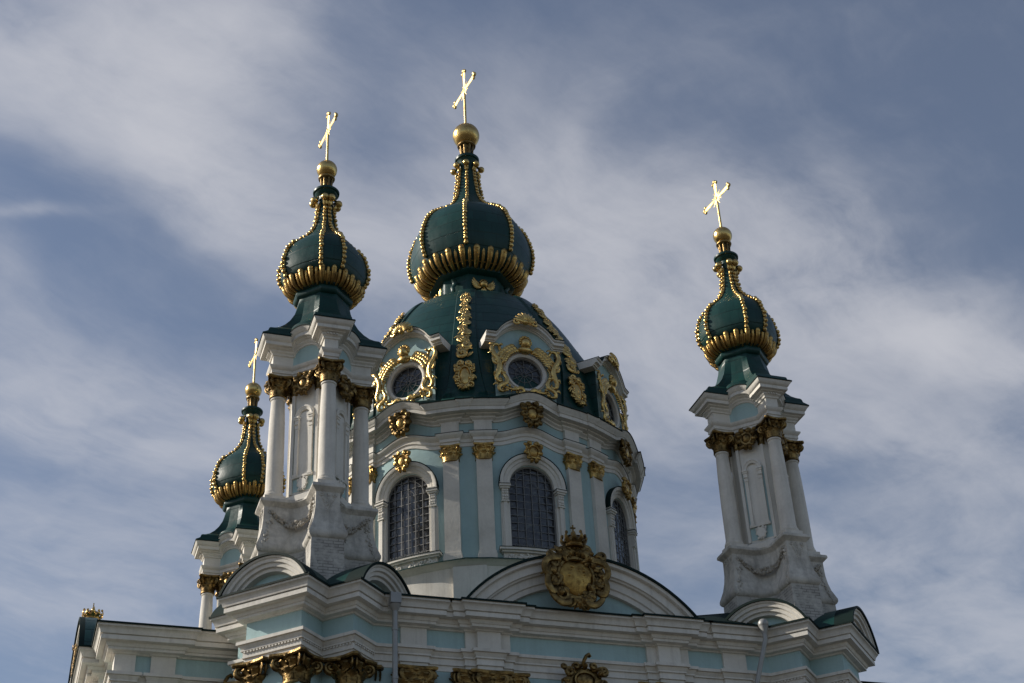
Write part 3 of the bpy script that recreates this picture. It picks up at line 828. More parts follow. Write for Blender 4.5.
# ------------------------------------------------------------------ onion domes
def interp(prof, z):
    for (r0, z0), (r1, z1) in zip(prof, prof[1:]):
        if z0 <= z <= z1: return r0 + (r1 - r0) * (z - z0) / (z1 - z0)
    return prof[-1][0]
def oct_factor(verts, amt):
    vs = sorted(v % (2 * pi) for v in verts)
    def k(th):
        th = th % (2 * pi)
        for a, b in zip(vs, vs[1:] + [vs[0] + 2 * pi]):
            t = th if th >= vs[0] else th + 2 * pi
            if a - 1e-9 <= t <= b + 1e-9:
                H = (b - a) / 2; m = (a + b) / 2
                return 1 - amt + amt * cos(H) / cos(t - m)
        return 1.0
    return k
def onion(parent, ribs, prof, scale_b, petal, knob, capring, neck, ball, cross, nseg=96):
    sp = smooth_prof(prof, 4)
    kf = oct_factor(ribs, .62)
    o = MB().lathe(sp, nseg, kf).build('onion_dome', M['green'], parent, sharp=60)
    host = o if parent is church else parent
    # arc length along the rib line
    zr0, zr1 = petal[3], knob[1]
    pts = [(r, z) for r, z in sp if zr0 <= z <= zr1]
    fine = []
    for (a, b) in zip(pts, pts[1:]):
        for k in range(12): fine.append((a[0] + (b[0] - a[0]) * k / 12, a[1] + (b[1] - a[1]) * k / 12))
    rib = MB(); last = None
    strip = [(0, -(r + .005), z) for r, z in pts]
    rib.strap(strip, scale_b * .62, scale_b * .4, (0, -1, 0), 6)
    acc = 0; prev = fine[0]
    for f in fine:
        acc += hypot(f[0] - prev[0], f[1] - prev[1]); prev = f
        if acc > scale_b * 2.1 or last is None:
            rr = scale_b * (1.04 if f[0] > 1.0 * scale_b / .08 else .86)
            rib.ball((rnd.uniform(-.012, .012), -(f[0] + scale_b * rnd.uniform(.4, .65)), f[1] + rnd.uniform(-.008, .008)), rr * rnd.uniform(.82, 1.1), 8, 6); acc = 0; last = f
    r0 = None
    for a in ribs:
        if r0 is None: r0 = rib.build('beaded_rib', M['gold'], host, (0, 0, 0), rotz=a, sharp=80)
        else: copy_of(r0, host, (0, 0, 0), a)
    # petal skirt
    n, r_in, z_in, z_out, r_out = petal
    pm = MB()
    for k in range(n * 2):
        a = 2 * pi * (k + .5) / (n * 2); big = k % 2 == 0
        wd = pi * r_out / n * (.52 if big else .28) * rnd.uniform(.93, 1.06)
        ps = []; jit = rnd.uniform(-.018, .018)
        for i in range(9):
            t = i / 8
            q = r_in + (r_out * kf(a) - r_in) * sin(t * pi / 2) ** .9 + (.0 if big else -.02)
            zz = z_in + (z_out - z_in) * (1 - cos(t * pi / 2)) ** .85 - (.0 if big else .04) + jit * t
            ps.append((q * sin(a), -q * cos(a), zz))
        pm.strap(ps, lambda u: wd * (.55 + .5 * u), lambda u: wd * (.55 + .35 * u), (sin(a) * .5, -cos(a) * .5, -.8), 8)
        e = ps[-1]; pm.ball((e[0], e[1], e[2] - wd * .1), wd * 1.05, 8, 6, 0, (1, 1, 1.1))
    pm.lathe([(r_in * .96, z_in - .02), (r_in, z_in), (r_in + (r_out - r_in) * .55, z_in + (z_out - z_in) * .22), (r_out * .93, z_in + (z_out - z_in) * .75), (r_out * .93, z_out)], 64, kf)
    pm.build('petal_skirt', M['gold_mid'], host, sharp=80)
    kr, kz, kn = knob
    km = MB()
    for k in range(kn):
        a = ribs[0] + 2 * pi * k / kn if kn != 8 else ribs[k % len(ribs)]
        km.ball((kr * sin(a), -kr * cos(a), kz), scale_b * 1.65, 9, 7)
        km.strap([((kr * .7) * sin(a), -(kr * .7) * cos(a), kz - scale_b * 2.4), (kr * .95 * sin(a), -kr * .95 * cos(a), kz), (kr * .7 * sin(a), -kr * .7 * cos(a), kz + scale_b * 2)], scale_b, scale_b * .6, (sin(a), -cos(a), 0), 6)
    km.build('gilded_knobs', M['gold'], host, sharp=80)
    cr_, cz0, cz1 = capring
    MB().lathe([(knob[0] * .55, knob[1] - .1), (knob[0] * .6, cz0 - .05), (cr_ * .86, cz0 + .04), (cr_ * .9, cz0 + .08), (cr_ * 1.04, cz0 + .11), (cr_ * 1.06, cz0 + .15), (cr_ * 1.06, cz1 - .07), (cr_ * 1.0, cz1 - .04), (cr_ * .80, cz1), (cr_ * .5, cz1 + .05)], 8 * 4, None).build('collar', M['green'], host)
    nr, nz0, nz1 = neck
    nm = MB().lathe([(nr * 1.0, nz0), (nr * 1.15, nz0 + .05), (nr * .85, nz0 + .12), (nr * .78, (nz0 + nz1) / 2), (nr * .9, nz1 - .14), (nr * 1.42, nz1 - .11), (nr * 1.5, nz1 - .06), (nr * 1.42, nz1 - .02), (nr * .9, nz1 + .02)], 24)
    for k in range(8):
        a = 2 * pi * k / 8 + .2
        nm.strap([(nr * .95 * sin(a), -nr * .95 * cos(a), nz0 + .05), (nr * 1.0 * sin(a), -nr * 1.0 * cos(a), (nz0 + nz1) / 2), (nr * 1.1 * sin(a), -nr * 1.1 * cos(a), nz1 - .12)], nr * .2, nr * .14, (sin(a), -cos(a), 0), 6)
    nm.build('gilded_neck', M['gold_shaded'], host, sharp=60)
    br, bz = ball
    MB().lathe([(br * cos(t) + .001, bz + br * sin(t)) for t in [-pi / 2 + pi * k / 18 for k in range(19)]], 32, cap=False).build('gilded_ball', M['gold'], host, sharp=80)
    c0, c1, hl, th = cross
    cm = MB(); zc = c0 + (c1 - c0) * .645
    Hh = c1 - c0
    cm.strap([(0, 0, c0 - .05), (0, 0, c0 + .25 * Hh), (0, 0, zc)], lambda u: th * (1.0 - .15 * u), th * .8, (1, 0, 0), 8)
    def arm(d, l):
        d = Vector(d)
        cm.strap([Vector((0, 0, zc)) + d * l * t for t in (0, .3, .6, .9)], lambda u: th * (1.25 + .75 * u), th * .40, (1, 0, 0), 8)
        e = Vector((0, 0, zc)) + d * l
        side = Vector((0, d.z, -d.y)) if abs(d.x) < .5 else Vector((0, 0, 1))
        cm.ball(e - d * .02, th * 1.6, 8, 6, 0, (.75, 1, 1))
        for s in (-1, 1): cm.ball(e - d * th * 1.6 + side * s * th * 2.0, th * 1.25, 8, 6, 0, (.75, 1, 1))
    arm((0, 0, 1), c1 - zc); arm((0, 1, 0), hl); arm((0, -1, 0), hl)
    for k in range(20):
        a = 2 * pi * k / 20 + .16
        l = th * (6.6 if k % 2 else 4.6)
        cm.strap([(0, cos(a) * l * t, zc + sin(a) * l * t) for t in (0.1, .55, 1)], lambda u: th * .8 * (1.1 - u), lambda u: th * .35 * (1.1 - u), (1, 0, 0), 5)
    cm.ball((0, 0, zc), th * 1.5, 10, 7, 0, (.7, 1, 1))
    cm.build('gilded_cross', M['cross'], host, sharp=60, rotz=radians(7))
    return o

# ------------------------------------------------------------------ corner towers
def tower():
    oct_b = [(.86, -.2), (.86, .2), (.2, .86), (-.2, .86), (-.86, .2), (-.86, -.2), (-.2, -.86), (.2, -.86)]   # clockwise list not used for sweeps
    core = [(.2, -.86), (.86, -.2), (.86, .2), (.2, .86), (-.2, .86), (-.86, .2), (-.86, -.2), (-.2, -.86)]
    core = [(x * .93, y * .93) for x, y in core]
    # shaft between the columns
    w = MB()
    sweep(w, core, [(.16, 20.6), (.16, 20.78), (.05, 20.84), (0, 20.9), (0, 24.7)], True, mi=0)
    tw = w.build('corner_tower', [M['white'], M['blue']], church, (-7, -7, 0))
    # niche on each diagonal face
    n = MB()
    hw = .43
    for sx in (-1, 1):
        n.box(sx * .40 - .045, sx * .40 + .045, -.05, .02, 20.9, 24.3)         # edge strips
        n.box(sx * .235 - .05, sx * .235 + .05, -.085, .02, 21.45, 23.2)      # slim pilasters
        n.box(sx * .235 - .075, sx * .235 + .075, -.12, .02, 23.2, 23.26); n.box(sx * .235 - .085, sx * .235 + .085, -.14, .02, 23.26, 23.31)
        n.box(sx * .235 - .06, sx * .235 + .06, -.10, .02, 22.92, 23.2)
        for k in range(3): n.ball((sx * .235 + (k - 1) * .04, -.11, 23.06), .028, 6, 4)
        n.box(sx * .235 - .07, sx * .235 + .07, -.1, .02, 21.40, 21.47)
    n.box(-.33, .33, -.09, .02, 21.36, 21.42)
    rows = []
    for (rr, o) in ((.31, .02), (.31, -.09), (.27, -.11), (.24, -.08), (.19, -.07), (.19, .02)):
        rows.append([(rr * sin(t), o, 23.31 + rr * 1.1 * cos(t)) for t in [radians(-90 + 180 * k / 16) for k in range(17)]])
    n.grid(rows)
    n.add(cartouche(.34, .42, 8, False, .3, 12, .07), T(0, -.02, 21.15), 0)
    n.box(-.185, .185, -.03, .02, 21.45, 23.45)
    n.box(-.345, .345, -.006, .02, 20.96, 23.36, 1)
    c_dist = (.86 + .2) * .93 * s2
    n0 = None
    for k in range(4):
        a = pi / 4 + k * pi / 2
        loc = rotZ(a) @ Vector((0, -c_dist, 0))
        if n0 is None: n0 = n.build('niche_frame', [M['white'], M['blue']], tw, loc, rotz=a)
        else: copy_of(n0, tw, loc, a)
    # pedestal with flaring piers
    pd = MB()
    ph = .33; R1 = 1.52; dd = 1.10   # diagonal: |x|+|y| = dd
    def ped_path(ph, R1, dd, curve=.06):
        pts = []
        for k in range(4):
            m = rotZ(k * pi / 2)
            q = [(-ph, -R1), (ph, -R1)]
            a = Vector((ph, -(dd - ph))); b = Vector((dd - ph, -ph))
            for i in range(7):
                t = i / 6; p = a.lerp(b, t); inn = -curve * sin(pi * t)
                q.append((p.x + s2 * inn, p.y - s2 * inn))
            for x, y in q:
                v = m @ Vector((x, y, 0)); pts.append((v.x, v.y))
        return pts
    pp = ped_path(ph, R1, dd)
    sweep(pd, pp, [(-.3, 20.68), (.10, 20.66), (.12, 20.62), (.12, 20.56), (.06, 20.50), (.02, 20.46), (0, 20.44), (0, 20.25), (.005, 20.0), (.03, 19.75), (.08, 19.5), (.15, 19.3), (.185, 19.2), (.185, 19.12), (.15, 19.06), (.11, 19.03)], True, mi=0)
    sweep(pd, pp, [(.11, 19.03), (.12, 18.2), (.15, 17.3)], True, mi=1)
    # relief on the die of each pier
    for k in range(4):
        m = rotZ(k * pi / 2) @ T(0, -R1 - .005, 0)
        r_ = random.Random(k)
        rel = MB()
        for j in range(16):
            z = 20.40 - j * .034; wv = .20 * max(.12, 1 - j / 15)
            for q in (-1, 0, 1): rel.ball((q * wv + r_.uniform(-.02, .02), -.004, z + r_.uniform(-.02, .02)), r_.uniform(.018, .032), 6, 4, 0, (1, .6, 1))
        for sx in (-1, 1): add_scroll(rel, sx * .17, 20.36, .07, 0 if sx > 0 else pi, sx, .02, 0)
        pd.add(rel, m, 0)
        for sx in (-1, 1):   # carved drops along the flaring flanks
            for j in range(26):
                z = 20.35 - j * .052
                o = .0 if z > 19.8 else .16 * min(1, (19.8 - z) / .55)
                pd.ball((m @ Vector((sx * (ph + .01 + o), .16 - o * .9 + r_.uniform(-.06, .06), z))), r_.uniform(.025, .05), 6, 4)
    pdo = pd.build('pedestal', [M['ped'], M['brick']], tw, sharp=40)
    g = garland_mb(ph, R1, dd, 20.28, .46, 4)
    g0 = None
    for k in range(4):
        if g0 is None: g0 = g.build('plaster_garland', M['relief'], tw, (0, 0, 0), sharp=80)
        else: copy_of(g0, tw, None, k * pi / 2)
    # columns
    c = MB().box(-.29, .29, -.29, .29, 20.66, 20.82)
    c.lathe([(.28, 20.82), (.30, 20.86), (.29, 20.92), (.255, 20.95), (.262, 20.98), (.25, 21.03), (.243, 21.06), (.24, 22.2), (.222, 23.3), (.196, 23.96), (.22, 23.98), (.22, 24.03), (.195, 24.05)], 28)
    cap = capital_mb(.22, .64, .74, 3)
    c0 = k0 = None
    for k in range(4):
        loc = rotZ(k * pi / 2) @ Vector((0, -1.22, 0))
        if c0 is None:
            c0 = c.build('column', M['grey'], tw, loc); k0 = cap.build('gilded_capital', M['gold_shaded'], tw, (loc.x, loc.y, 24.04), sharp=60)
        else:
            copy_of(c0, tw, loc); copy_of(k0, tw, (loc.x, loc.y, 24.04), k * pi / 2)
    # gilded shield between the capitals and half capitals on the core corners
    sh = cartouche(.62, .68, 14, False, .24, 30, .2)
    for q in (-1, 1): sh.add(flat_y(capital_mb(.10, .5, .34, 6), .6), T(q * .40, .06, .02 - .27), 0)
    sh0 = None
    for k in range(4):
        a = pi / 4 + k * pi / 2
        loc = rotZ(a) @ Vector((0, -c_dist - .06, 24.34))
        if sh0 is None: sh0 = sh.build('gilded_shield', [M['gold_shaded'], M['gold_shaded']], tw, loc, rotz=a, sharp=60)
        else: copy_of(sh0, tw, loc, a)
    # entablature with breaks over the columns, arched over the faces
    path = []; zo = []; sg = []
    NA = 18
    for k in range(4):
        m = rotZ(k * pi / 2)
        loc_ = [((-.2, -1.45), 0), ((.2, -1.45), 0)]
        a = Vector((.2, -.86)); b = Vector((.86, -.2))
        for i in range(NA + 1):
            t = i / NA
            x = (t - .5) / .44
            lift = .27 * sqrt(max(0, 1 - x * x)) if abs(x) < 1 else 0
            loc_.append(((a.x + (b.x - a.x) * t, a.y + (b.y - a.y) * t), lift))
        for (p, l) in loc_:
            v = m @ Vector((p[0], p[1], 0)); path.append((v.x, v.y)); zo.append(l)
        sg += [0, 0] + [1] * NA + [0]
    e = MB()
    sweep(e, path, [(-.12, 24.675), (.0, 24.675), (.0, 24.80), (.03, 24.82), (.03, 24.92), (.06, 24.95), (.10, 25.0), (.11, 25.05), (0, 25.07)], True)
    mitz = [z * 1.0 for z in zo]
    b0 = len(e.v)
    mit = miters(path, True)
    lo = [(p[0], p[1], 25.07) for p in path]; hi = [(p[0], p[1], 25.40 + z) for p, z in zip(path, zo)]
    e.v += lo + hi
    n_ = len(path)
    for j in range(n_): e.face((b0 + j, b0 + (j + 1) % n_, b0 + n_ + (j + 1) % n_, b0 + n_ + j), sg[j])
    sweep(e, path, [(0, 25.40), (.04, 25.41), (.05, 25.46), (.10, 25.50), (.10, 25.55), (.17, 25.58), (.18, 25.61), (.28, 25.62), (.28, 25.73), (.31, 25.745), (.34, 25.80), (.385, 25.85), (.39, 25.885)], True, zoff=zo)
    sweep(e, path, [(.39, 25.885), (.41, 25.88), (.41, 25.91), (.3, 25.93)], True, mi=2, zoff=zo)
    dentils(e, [path[i] for i in range(n_) if i % (NA + 3) in (0, 1, 2, NA + 2)], .098, .15, 25.50, 25.545, .05, .045, True, minlen=5)
    for k in range(4):
        m = rotZ(k * pi / 2)
        dentils(e, [(m @ Vector((*p, 0)))[:2] for p in ((.2, -.86), (.86, -.2))], .025, .075, 24.955, 24.995, .04, .035, minlen=.1)
        dentils(e, [(m @ Vector((*p, 0)))[:2] for p in ((-.2, -1.0), (-.2, -1.45))][::-1] if False else [(m @ Vector((*p, 0)))[:2] for p in ((-.2, -1.45), (.2, -1.45))], .098, .15, 25.50, 25.545, .05, .04, minlen=.1)
    e.poly([(p[0] * .97, p[1] * .97, 24.70) for p in path], 0)
    e.build('entablature', [M['white'], M['blue'], M['edge']], tw)
    # bell-shaped roof
    ribs = [radians(q + d) for q in (0, 90, 180, 270) for d in (-15, 15)]
    kf = oct_factor(ribs, 1.0)
    base = [(p[0] + m[0] * .40, p[1] + m[1] * .40) for p, m in zip(path, mit)]
    rows = []
    for f, z in ((0, 25.90), (.0, 25.93), (.06, 25.97), (.14, 26.03), (.17, 26.13), (.21, 26.17), (.30, 26.19), (.45, 26.27), (.60, 26.42), (.74, 26.62), (.86, 26.88), (.94, 27.18), (.985, 27.45), (1.0, 27.62)):
        row = []
        for (x, y), l in zip(base, zo):
            th = atan2(x, -y); rr = hypot(x, y); rt = .80 * kf(th)
            q = rr * (1 - f) + rt * f
            if f > 0 and q < rt: q = rt
            row.append((q * sin(th), -q * cos(th), z + l * max(0, 1 - 1.3 * f)))
        rows.append(row)
    MB().grid(rows, True).build('bell_roof', M['green'], tw, sharp=50)
    MB().lathe([(.78, 27.5), (.86, 27.54), (.90, 27.62), (.90, 27.70), (.86, 27.76), (.92, 27.80), (.93, 27.88), (.80, 27.92)], 96, kf).build('roof_collar', M['green'], tw, sharp=40)
    prof = [(.80, 27.86), (1.0, 28.0), (1.22, 28.22), (1.31, 28.45), (1.33, 28.65), (1.31, 28.9), (1.24, 29.18), (1.10, 29.46), (.84, 29.74), (.61, 29.97), (.43, 30.22), (.325, 30.5), (.265, 30.85), (.225, 31.2), (.20, 31.55), (.19, 31.8)]
    onion(tw, ribs, prof, .076, (20, .84, 27.80, 28.18, 1.18), (.40, 31.46, 8), (.40, 31.74, 31.98), (.18, 32.0, 32.56), (.33, 32.87), (33.18, 35.30, .83, .052))
    return tw
tw = tower()
for (x, y) in ((7, -7), (-7, 7), (7, 7)): copy_tree(tw, church, (x, y, 0))

# ------------------------------------------------------------------ drum
DA = .017
R_W = 5.10
NSEC = 8
hwin = .765 / 4.97
def drum_wall():
    w = MB()
    ZB, ZT, ZS, ZSP = 20.45, 25.02, 20.96, 23.14
    rise = .76
    R_IN = 4.92
    def top(th):
        x = th / hwin
        return ZSP + rise * sqrt(max(0, 1 - x * x))
    for k in range(NSEC):
        c = k * pi / 4 + DA
        # plain part between windows
        n1 = 10
        a0, a1 = c + hwin, c + pi / 4 - hwin
        w.grid([[rads(a0 + (a1 - a0) * j / n1, R_W, z) for j in range(n1 + 1)] for z in (ZB, ZT)], mi=1)
        n2 = 20; ths = [-hwin * cos(pi * j / n2) for j in range(n2 + 1)]
        w.grid([[rads(c + t, R_W, z) for t in ths] for z in (ZB, ZS)], mi=1)
        w.grid([[rads(c + t, R_W, top(t)) for t in ths], [rads(c + t, R_W, ZT) for t in ths]], mi=1)
        rim = [(-hwin, ZS)] + [(t, top(t)) for t in ths] + [(hwin, ZS)]
        w.grid([[rads(c + t, r, z) for t, z in rim + rim[:1]] for r in (R_W, R_IN)], mi=0)
    return w
dw = drum_wall()
drum = dw.build('drum', [M['white'], M['blue']], church)
# entablature of the drum with breaks over pilaster pairs, arched over windows
path = []; zo = []; sg = []
for k in range(NSEC):
    c = k * pi / 4 + DA
    half = radians(12.4)
    for i in range(21):
        t = -1 + 2 * i / 20
        p = rads(c + t * half, R_W + .02, 0); path.append((p.x, p.y)); zo.append(.5 * (1 + cos(pi * t)) if abs(t) < 1 else 0); sg.append(1)
    # two pilaster breaks at +-6 deg about the mid angle
    mid = c + pi / 8; pw = radians(3.1); off = radians(5.75)
    for q in (-off, off):
        for a, r in ((mid + q - pw, R_W + .02), (mid + q - pw, R_W + .14), (mid + q, R_W + .14), (mid + q + pw, R_W + .14), (mid + q + pw, R_W + .02)):
            p = rads(a, r, 0); path.append((p.x, p.y)); zo.append(0); sg.append(0 if not (a == mid + q + pw and r < R_W + .1) else 1)
e = MB()
za = [.26 * z for z in zo]; zc_ = [.34 * z for z in zo]
A_PROF = [(-.03, 24.55), (.01, 24.56), (.01, 24.68), (.045, 24.70), (.045, 24.80), (.08, 24.83), (.13, 24.89), (.15, 24.93), (.15, 24.965), (0, 24.98)]
sweep(e, path, A_PROF, True, zoff=za)
sweep(e, path, [(.15, 24.966), (.165, 24.968), (.165, 24.98), (.0, 24.995)], True, mi=2, zoff=za)
path_c = []
for p in path:
    v = Vector(p); path_c.append(tuple(v * (1 - max(0, v.length - (R_W + .02)) * .5 / v.length)))
b0 = len(e.v); n_ = len(path)
e.v += [(p[0], p[1], 24.97 + z) for p, z in zip(path, za)] + [(p[0], p[1], 25.42 + z) for p, z in zip(path, zc_)]
for j in range(n_): e.face((b0 + j, b0 + (j + 1) % n_, b0 + n_ + (j + 1) % n_, b0 + n_ + j), sg[j])
sweep(e, path_c, [(0, 25.38), (.04, 25.39), (.05, 25.44), (.12, 25.49), (.12, 25.54), (.22, 25.57), (.23, 25.61), (.40, 25.62), (.40, 25.74), (.43, 25.755), (.46, 25.82), (.535, 25.89), (.545, 25.93)], True, zoff=zc_)
sweep(e, path_c, [(.545, 25.93), (.57, 25.925), (.57, 25.96), (.35, 26.02)], True, mi=2, zoff=zc_)
e.build('drum_entablature', [M['white'], M['blue'], M['edge']], drum)
# pilasters and capitals of the drum
pm = MB()
for z0, z1, a, b in ((20.62, 20.80, .29, .16), (20.80, 20.90, .27, .14), (20.90, 24.06, .245, .10)):
    pm.box(-a, a, -b, .08, z0, z1)
cpm = flat_y(capital_mb(.24, .56, .62, 12), .62)
p0 = k0 = None
for k in range(NSEC):
    for q in (-5.75, 5.75):
        a = k * pi / 4 + DA + pi / 8 + radians(q)
        loc = rads(a, R_W + .03, 0)
        if p0 is None:
            p0 = pm.build('pilaster', M['grey'], drum, loc, rotz=a); k0 = cpm.build('gilded_capital', M['gold_mid'], drum, (loc.x, loc.y, 24.02), rotz=a, sharp=60)
        else:
            copy_of(p0, drum, loc, a); copy_of(k0, drum, (loc.x, loc.y, 24.02), a)
# windows: frame, pane with lattice, sill, keystone shield
def curved(mb, R_):
    """bend a flat piece (x along wall, y outwards negative) onto the drum"""
    o = MB(); o.f = mb.f; o.m = mb.m
    for p in mb.v:
        th = p[0] / R_; r = R_ - p[1]
        o.v.append((r * sin(th), -r * cos(th), p[2]))
    return o
wf = MB()
def arch_band(mb, r_in_out, zsp, K=28, mi=0):
    rows = [[(rr * sin(t), o, zsp + rr * cos(t)) for t in [radians(-90 + 180 * k / K) for k in range(K + 1)]] for rr, o in r_in_out]
    mb.grid(rows, mi=mi)
arch_band(wf, ((.73, .05), (.73, -.04), (.77, -.07), (.83, -.08), (.85, -.11), (.93, -.12), (.95, -.17), (1.02, -.20), (1.05, -.20), (1.05, .03)), 23.2)
arch_band(wf, ((1.05, -.19), (1.065, -.215), (1.08, -.215), (1.08, .02)), 23.2, mi=1)
for sx in (-1, 1):
    x = sx * .90
    wf.box(x - .14, x + .14, -.06, .05, 20.96, 22.56); wf.box(x - .055, x + .055, -.12, .02, 20.98, 22.58)
    wf.box(x - .02 , x + .10 if sx > 0 else x + .02, -.09, .02, 20.98, 22.54) if sx > 0 else wf.box(x - .10, x + .02, -.09, .02, 20.98, 22.54)
    wf.box(x - .12, x + .12, -.15, .03, 22.560, 22.600)
    wf.box(x - .10, x + .10, -.13, .03, 22.600, 23.000)
    for zz in (22.660, 22.740, 22.860, 22.940):
        for q in (-1, 0, 1): wf.ball((x + q * .065, -.14, zz), .035, 6, 4, 0, (1, .8, 1.2))
    wf.box(x - .14, x + .14, -.18, .03, 23.000, 23.060); wf.box(x - .17, x + .17, -.22, .03, 23.060, 23.130); wf.box(x - .185, x + .185, -.235, .03, 23.130, 23.145, 1)
    wf.box(x - .16, x + .16, -.20, .03, 23.145, 23.200)
wf = curved(wf, R_W)
sl = MB()
for z0, z1, a, b in ((20.90, 20.97, 1.14, .27), (20.84, 20.90, 1.08, .20), (20.60, 20.84, 1.02, .10)): sl.box(-a, a, -b, .03, z0, z1)
sl.box(-1.15, 1.15, -.285, .0, 20.97, 20.985, 1)
sr = random.Random(5)
for sx in (-1, 1):
    for (cx, cz, rr) in ((.2, 20.72, .09), (.52, 20.74, .09), (.8, 20.72, .08)): add_scroll(sl, sx * cx, cz, rr, sr.uniform(0, 6), sx, .03, -.10)
    for k in range(9): add_leaf(sl, sx * sr.uniform(.1, .9), 20.72, sr.uniform(0, 6.2), .16, .03, .05, -.10, .6)
def subdiv_x(mb, lim=.25):
    bm = bmesh.new(); me = bpy.data.meshes.new('tmp'); me.from_pydata([tuple(p) for p in mb.v], [], mb.f); me.polygons.foreach_set('material_index', mb.m); bm.from_mesh(me)
    for k in range(-8, 9):
        bmesh.ops.bisect_plane(bm, geom=bm.verts[:] + bm.edges[:] + bm.faces[:], plane_co=(k * lim, 0, 0), plane_no=(1, 0, 0))
    bm.verts.ensure_lookup_table(); o = MB(); o.v = [tuple(v.co) for v in bm.verts]
    for f in bm.faces: o.face([v.index for v in f.verts], f.material_index)
    bm.free(); bpy.data.meshes.remove(me); return o
sl = curved(subdiv_x(sl), R_W)
pn = MB()
K = 24
rows = [[], []]
cols = [-.785 + 1.57 * j / K for j in range(K + 1)]
pn.grid([[(x, .13, 20.94) for x in cols], [(x, .13, 23.14 + sqrt(max(0, .616 - x * x))) for x in cols]], mi=0)
lat = MB()
for j in range(-2, 3):
    x = j * .25; lat.box(x - .009, x + .009, .075, .10, 20.96, 23.14 + sqrt(max(.0, .57 - x * x)))
for j in range(1, 12):
    z = 20.96 + j * .25; hx = .76 if z < 23.14 else sqrt(max(0.01, .57 - (z - 23.14) ** 2))
    lat.box(-hx, hx, .07, .092, z - .009, z + .009)
for t in (.22, .55):
    lat.strap([(t * sin(a), .075, 23.14 + t * cos(a)) for a in [radians(-90 + 12 * k) for k in range(16)]], .009, .009, (0, -1, 0), 4)
lat.box(-.77, -.72, .06, .11, 20.96, 23.14); lat.box(.72, .77, .06, .11, 20.96, 23.14); lat.box(-.77, .77, .06, .11, 20.96, 21.02)
arch_band(lat, ((.77, .11), (.72, .10), (.72, .06), (.77, .06)), 23.14)
gr = random.Random(9)   # forged scrolls along the foot of the grille
for j in range(12):
    x = -.62 + j * .113; lat.strap([(x + .035 * cos(a) * (1 - a / 14), -.02 + .0 * a, 21.13 + .07 * sin(a) * (1 - a / 16)) for a in [i * .7 for i in range(10)]], .012, .012, (0, -1, 0), 4)
pn = curved(pn, R_W); lat = curved(lat, R_W)
key = cartouche(.58, .66, 31, False, .28, 18, .16)
cart = cartouche(.72, .80, 17, False, .26, 30, .22)
f0 = None
for k in range(NSEC):
    a = k * pi / 4 + DA
    if f0 is None:
        f0 = pn.build('drum_window', M['glass'], church, (0, 0, 0), rotz=a)
        wf.build('surround', [M['white'], M['edge']], f0); lat.build('grille', M['bar'], f0); sl.build('sill', [M['white'], M['edge']], f0)
        key.build('gilded_keystone', [M['gold_mid'], M['gold_mid']], f0, (0, -R_W - .20, 24.28), sharp=60)
        cart.build('gilded_shield', [M['gold_shaded'], M['gold_mid']], f0, (0, -R_W - .26, 25.60), sharp=60)
    else: copy_tree(f0, church, (0, 0, 0), a)
# ledge and plinth of the drum
pl = MB()
sweep_ring = [(5.62, 18.2), (5.62, 20.26), (5.70, 20.30), (5.74, 20.36), (5.84, 20.40)]
pl.lathe(sweep_ring, 8 * 6, oct_factor([radians(22.5 + 45 * k) + DA for k in range(8)], .35), 0, cap=False)
pl.lathe([(5.84, 20.40), (5.87, 20.395), (5.87, 20.425), (5.45, 20.60), (5.05, 20.66)], 8 * 6, oct_factor([radians(22.5 + 45 * k) + DA for k in range(8)], .35), 1, cap=False)
for k in range(8):
    a = radians(22.5 + 45 * k) + DA
    pl.add(MB().box(-.5, .5, -.06, .2, 18.2, 20.24), rotZ(a) @ T(0, -5.60, 0))
pl.build('drum_plinth', [M['white'], M['green']], church)

# ------------------------------------------------------------------ great dome
dprof = smooth_prof([(5.50, 25.99), (5.28, 26.2), (5.08, 26.5), (4.98, 26.9), (4.93, 27.4), (4.88, 27.9), (4.78, 28.4), (4.62, 28.9), (4.40, 29.4), (4.14, 29.9), (3.88, 30.4), (3.62, 30.9), (3.33, 31.4), (2.98, 31.9), (2.60, 32.32), (2.2, 32.36)], 3)
dm = MB().lathe(dprof, 128, None, 0, cap=False)
dome = dm.build('great_dome', M['green'], church, sharp=60)
rb = MB()
rows_l = []
for r, z in dprof:
    t = min(1, max(0, (z - 26.0) / 7.2)); w_ = .46 + .42 * exp(-(z - 26.0) / .8) - .20 * t
    rows_l.append([rads(x / max(r, .1), r + d, z) for x, d in ((-w_ - .06, -.06), (-w_, .07), (-w_ * .3, .085), (w_ * .3, .085), (w_, .07), (w_ + .06, -.06))])
rb.grid(rows_l)
dr = MB(); r_ = random.Random(2)
def on_dome(x, z, o):
    r = interp(dprof, z) + .09 + o; return rads(x / r, r, z)
class Dome2(MB): pass
def bent_to_dome(src, zc, tilt_ref=None):
    o = MB(); o.f = src.f; o.m = src.m
    z0 = zc
    # arc length up the dome from zc
    samples = [(z0, 0)]; z = z0; s = 0
    tab = {}
    zs = [26.05 + i * .02 for i in range(360)]
    arc = [0.0]
    for a, b in zip(zs, zs[1:]): arc.append(arc[-1] + hypot(interp(dprof, b) - interp(dprof, a), b - a))
    i0 = min(range(len(zs)), key=lambda i: abs(zs[i] - zc)); base = arc[i0]
    for p in src.v:
        sgt = base + p[2]
        lo = 0; hi = len(arc) - 1
        while hi - lo > 1:
            mid = (lo + hi) // 2
            if arc[mid] <= sgt: lo = mid
            else: hi = mid
        f = (sgt - arc[lo]) / max(1e-6, arc[lo + 1] - arc[lo]); zz = zs[lo] + f * .02
        r0 = interp(dprof, zz); r1 = interp(dprof, zz + .05)
        nz = -(r1 - r0) / .05; nl = hypot(1, nz)
        out = -p[1] + .07
        rr = r0 + out / nl; z2 = zz + out * nz / nl
        o.v.append(rads(p[0] / rr, rr, z2))
    return o
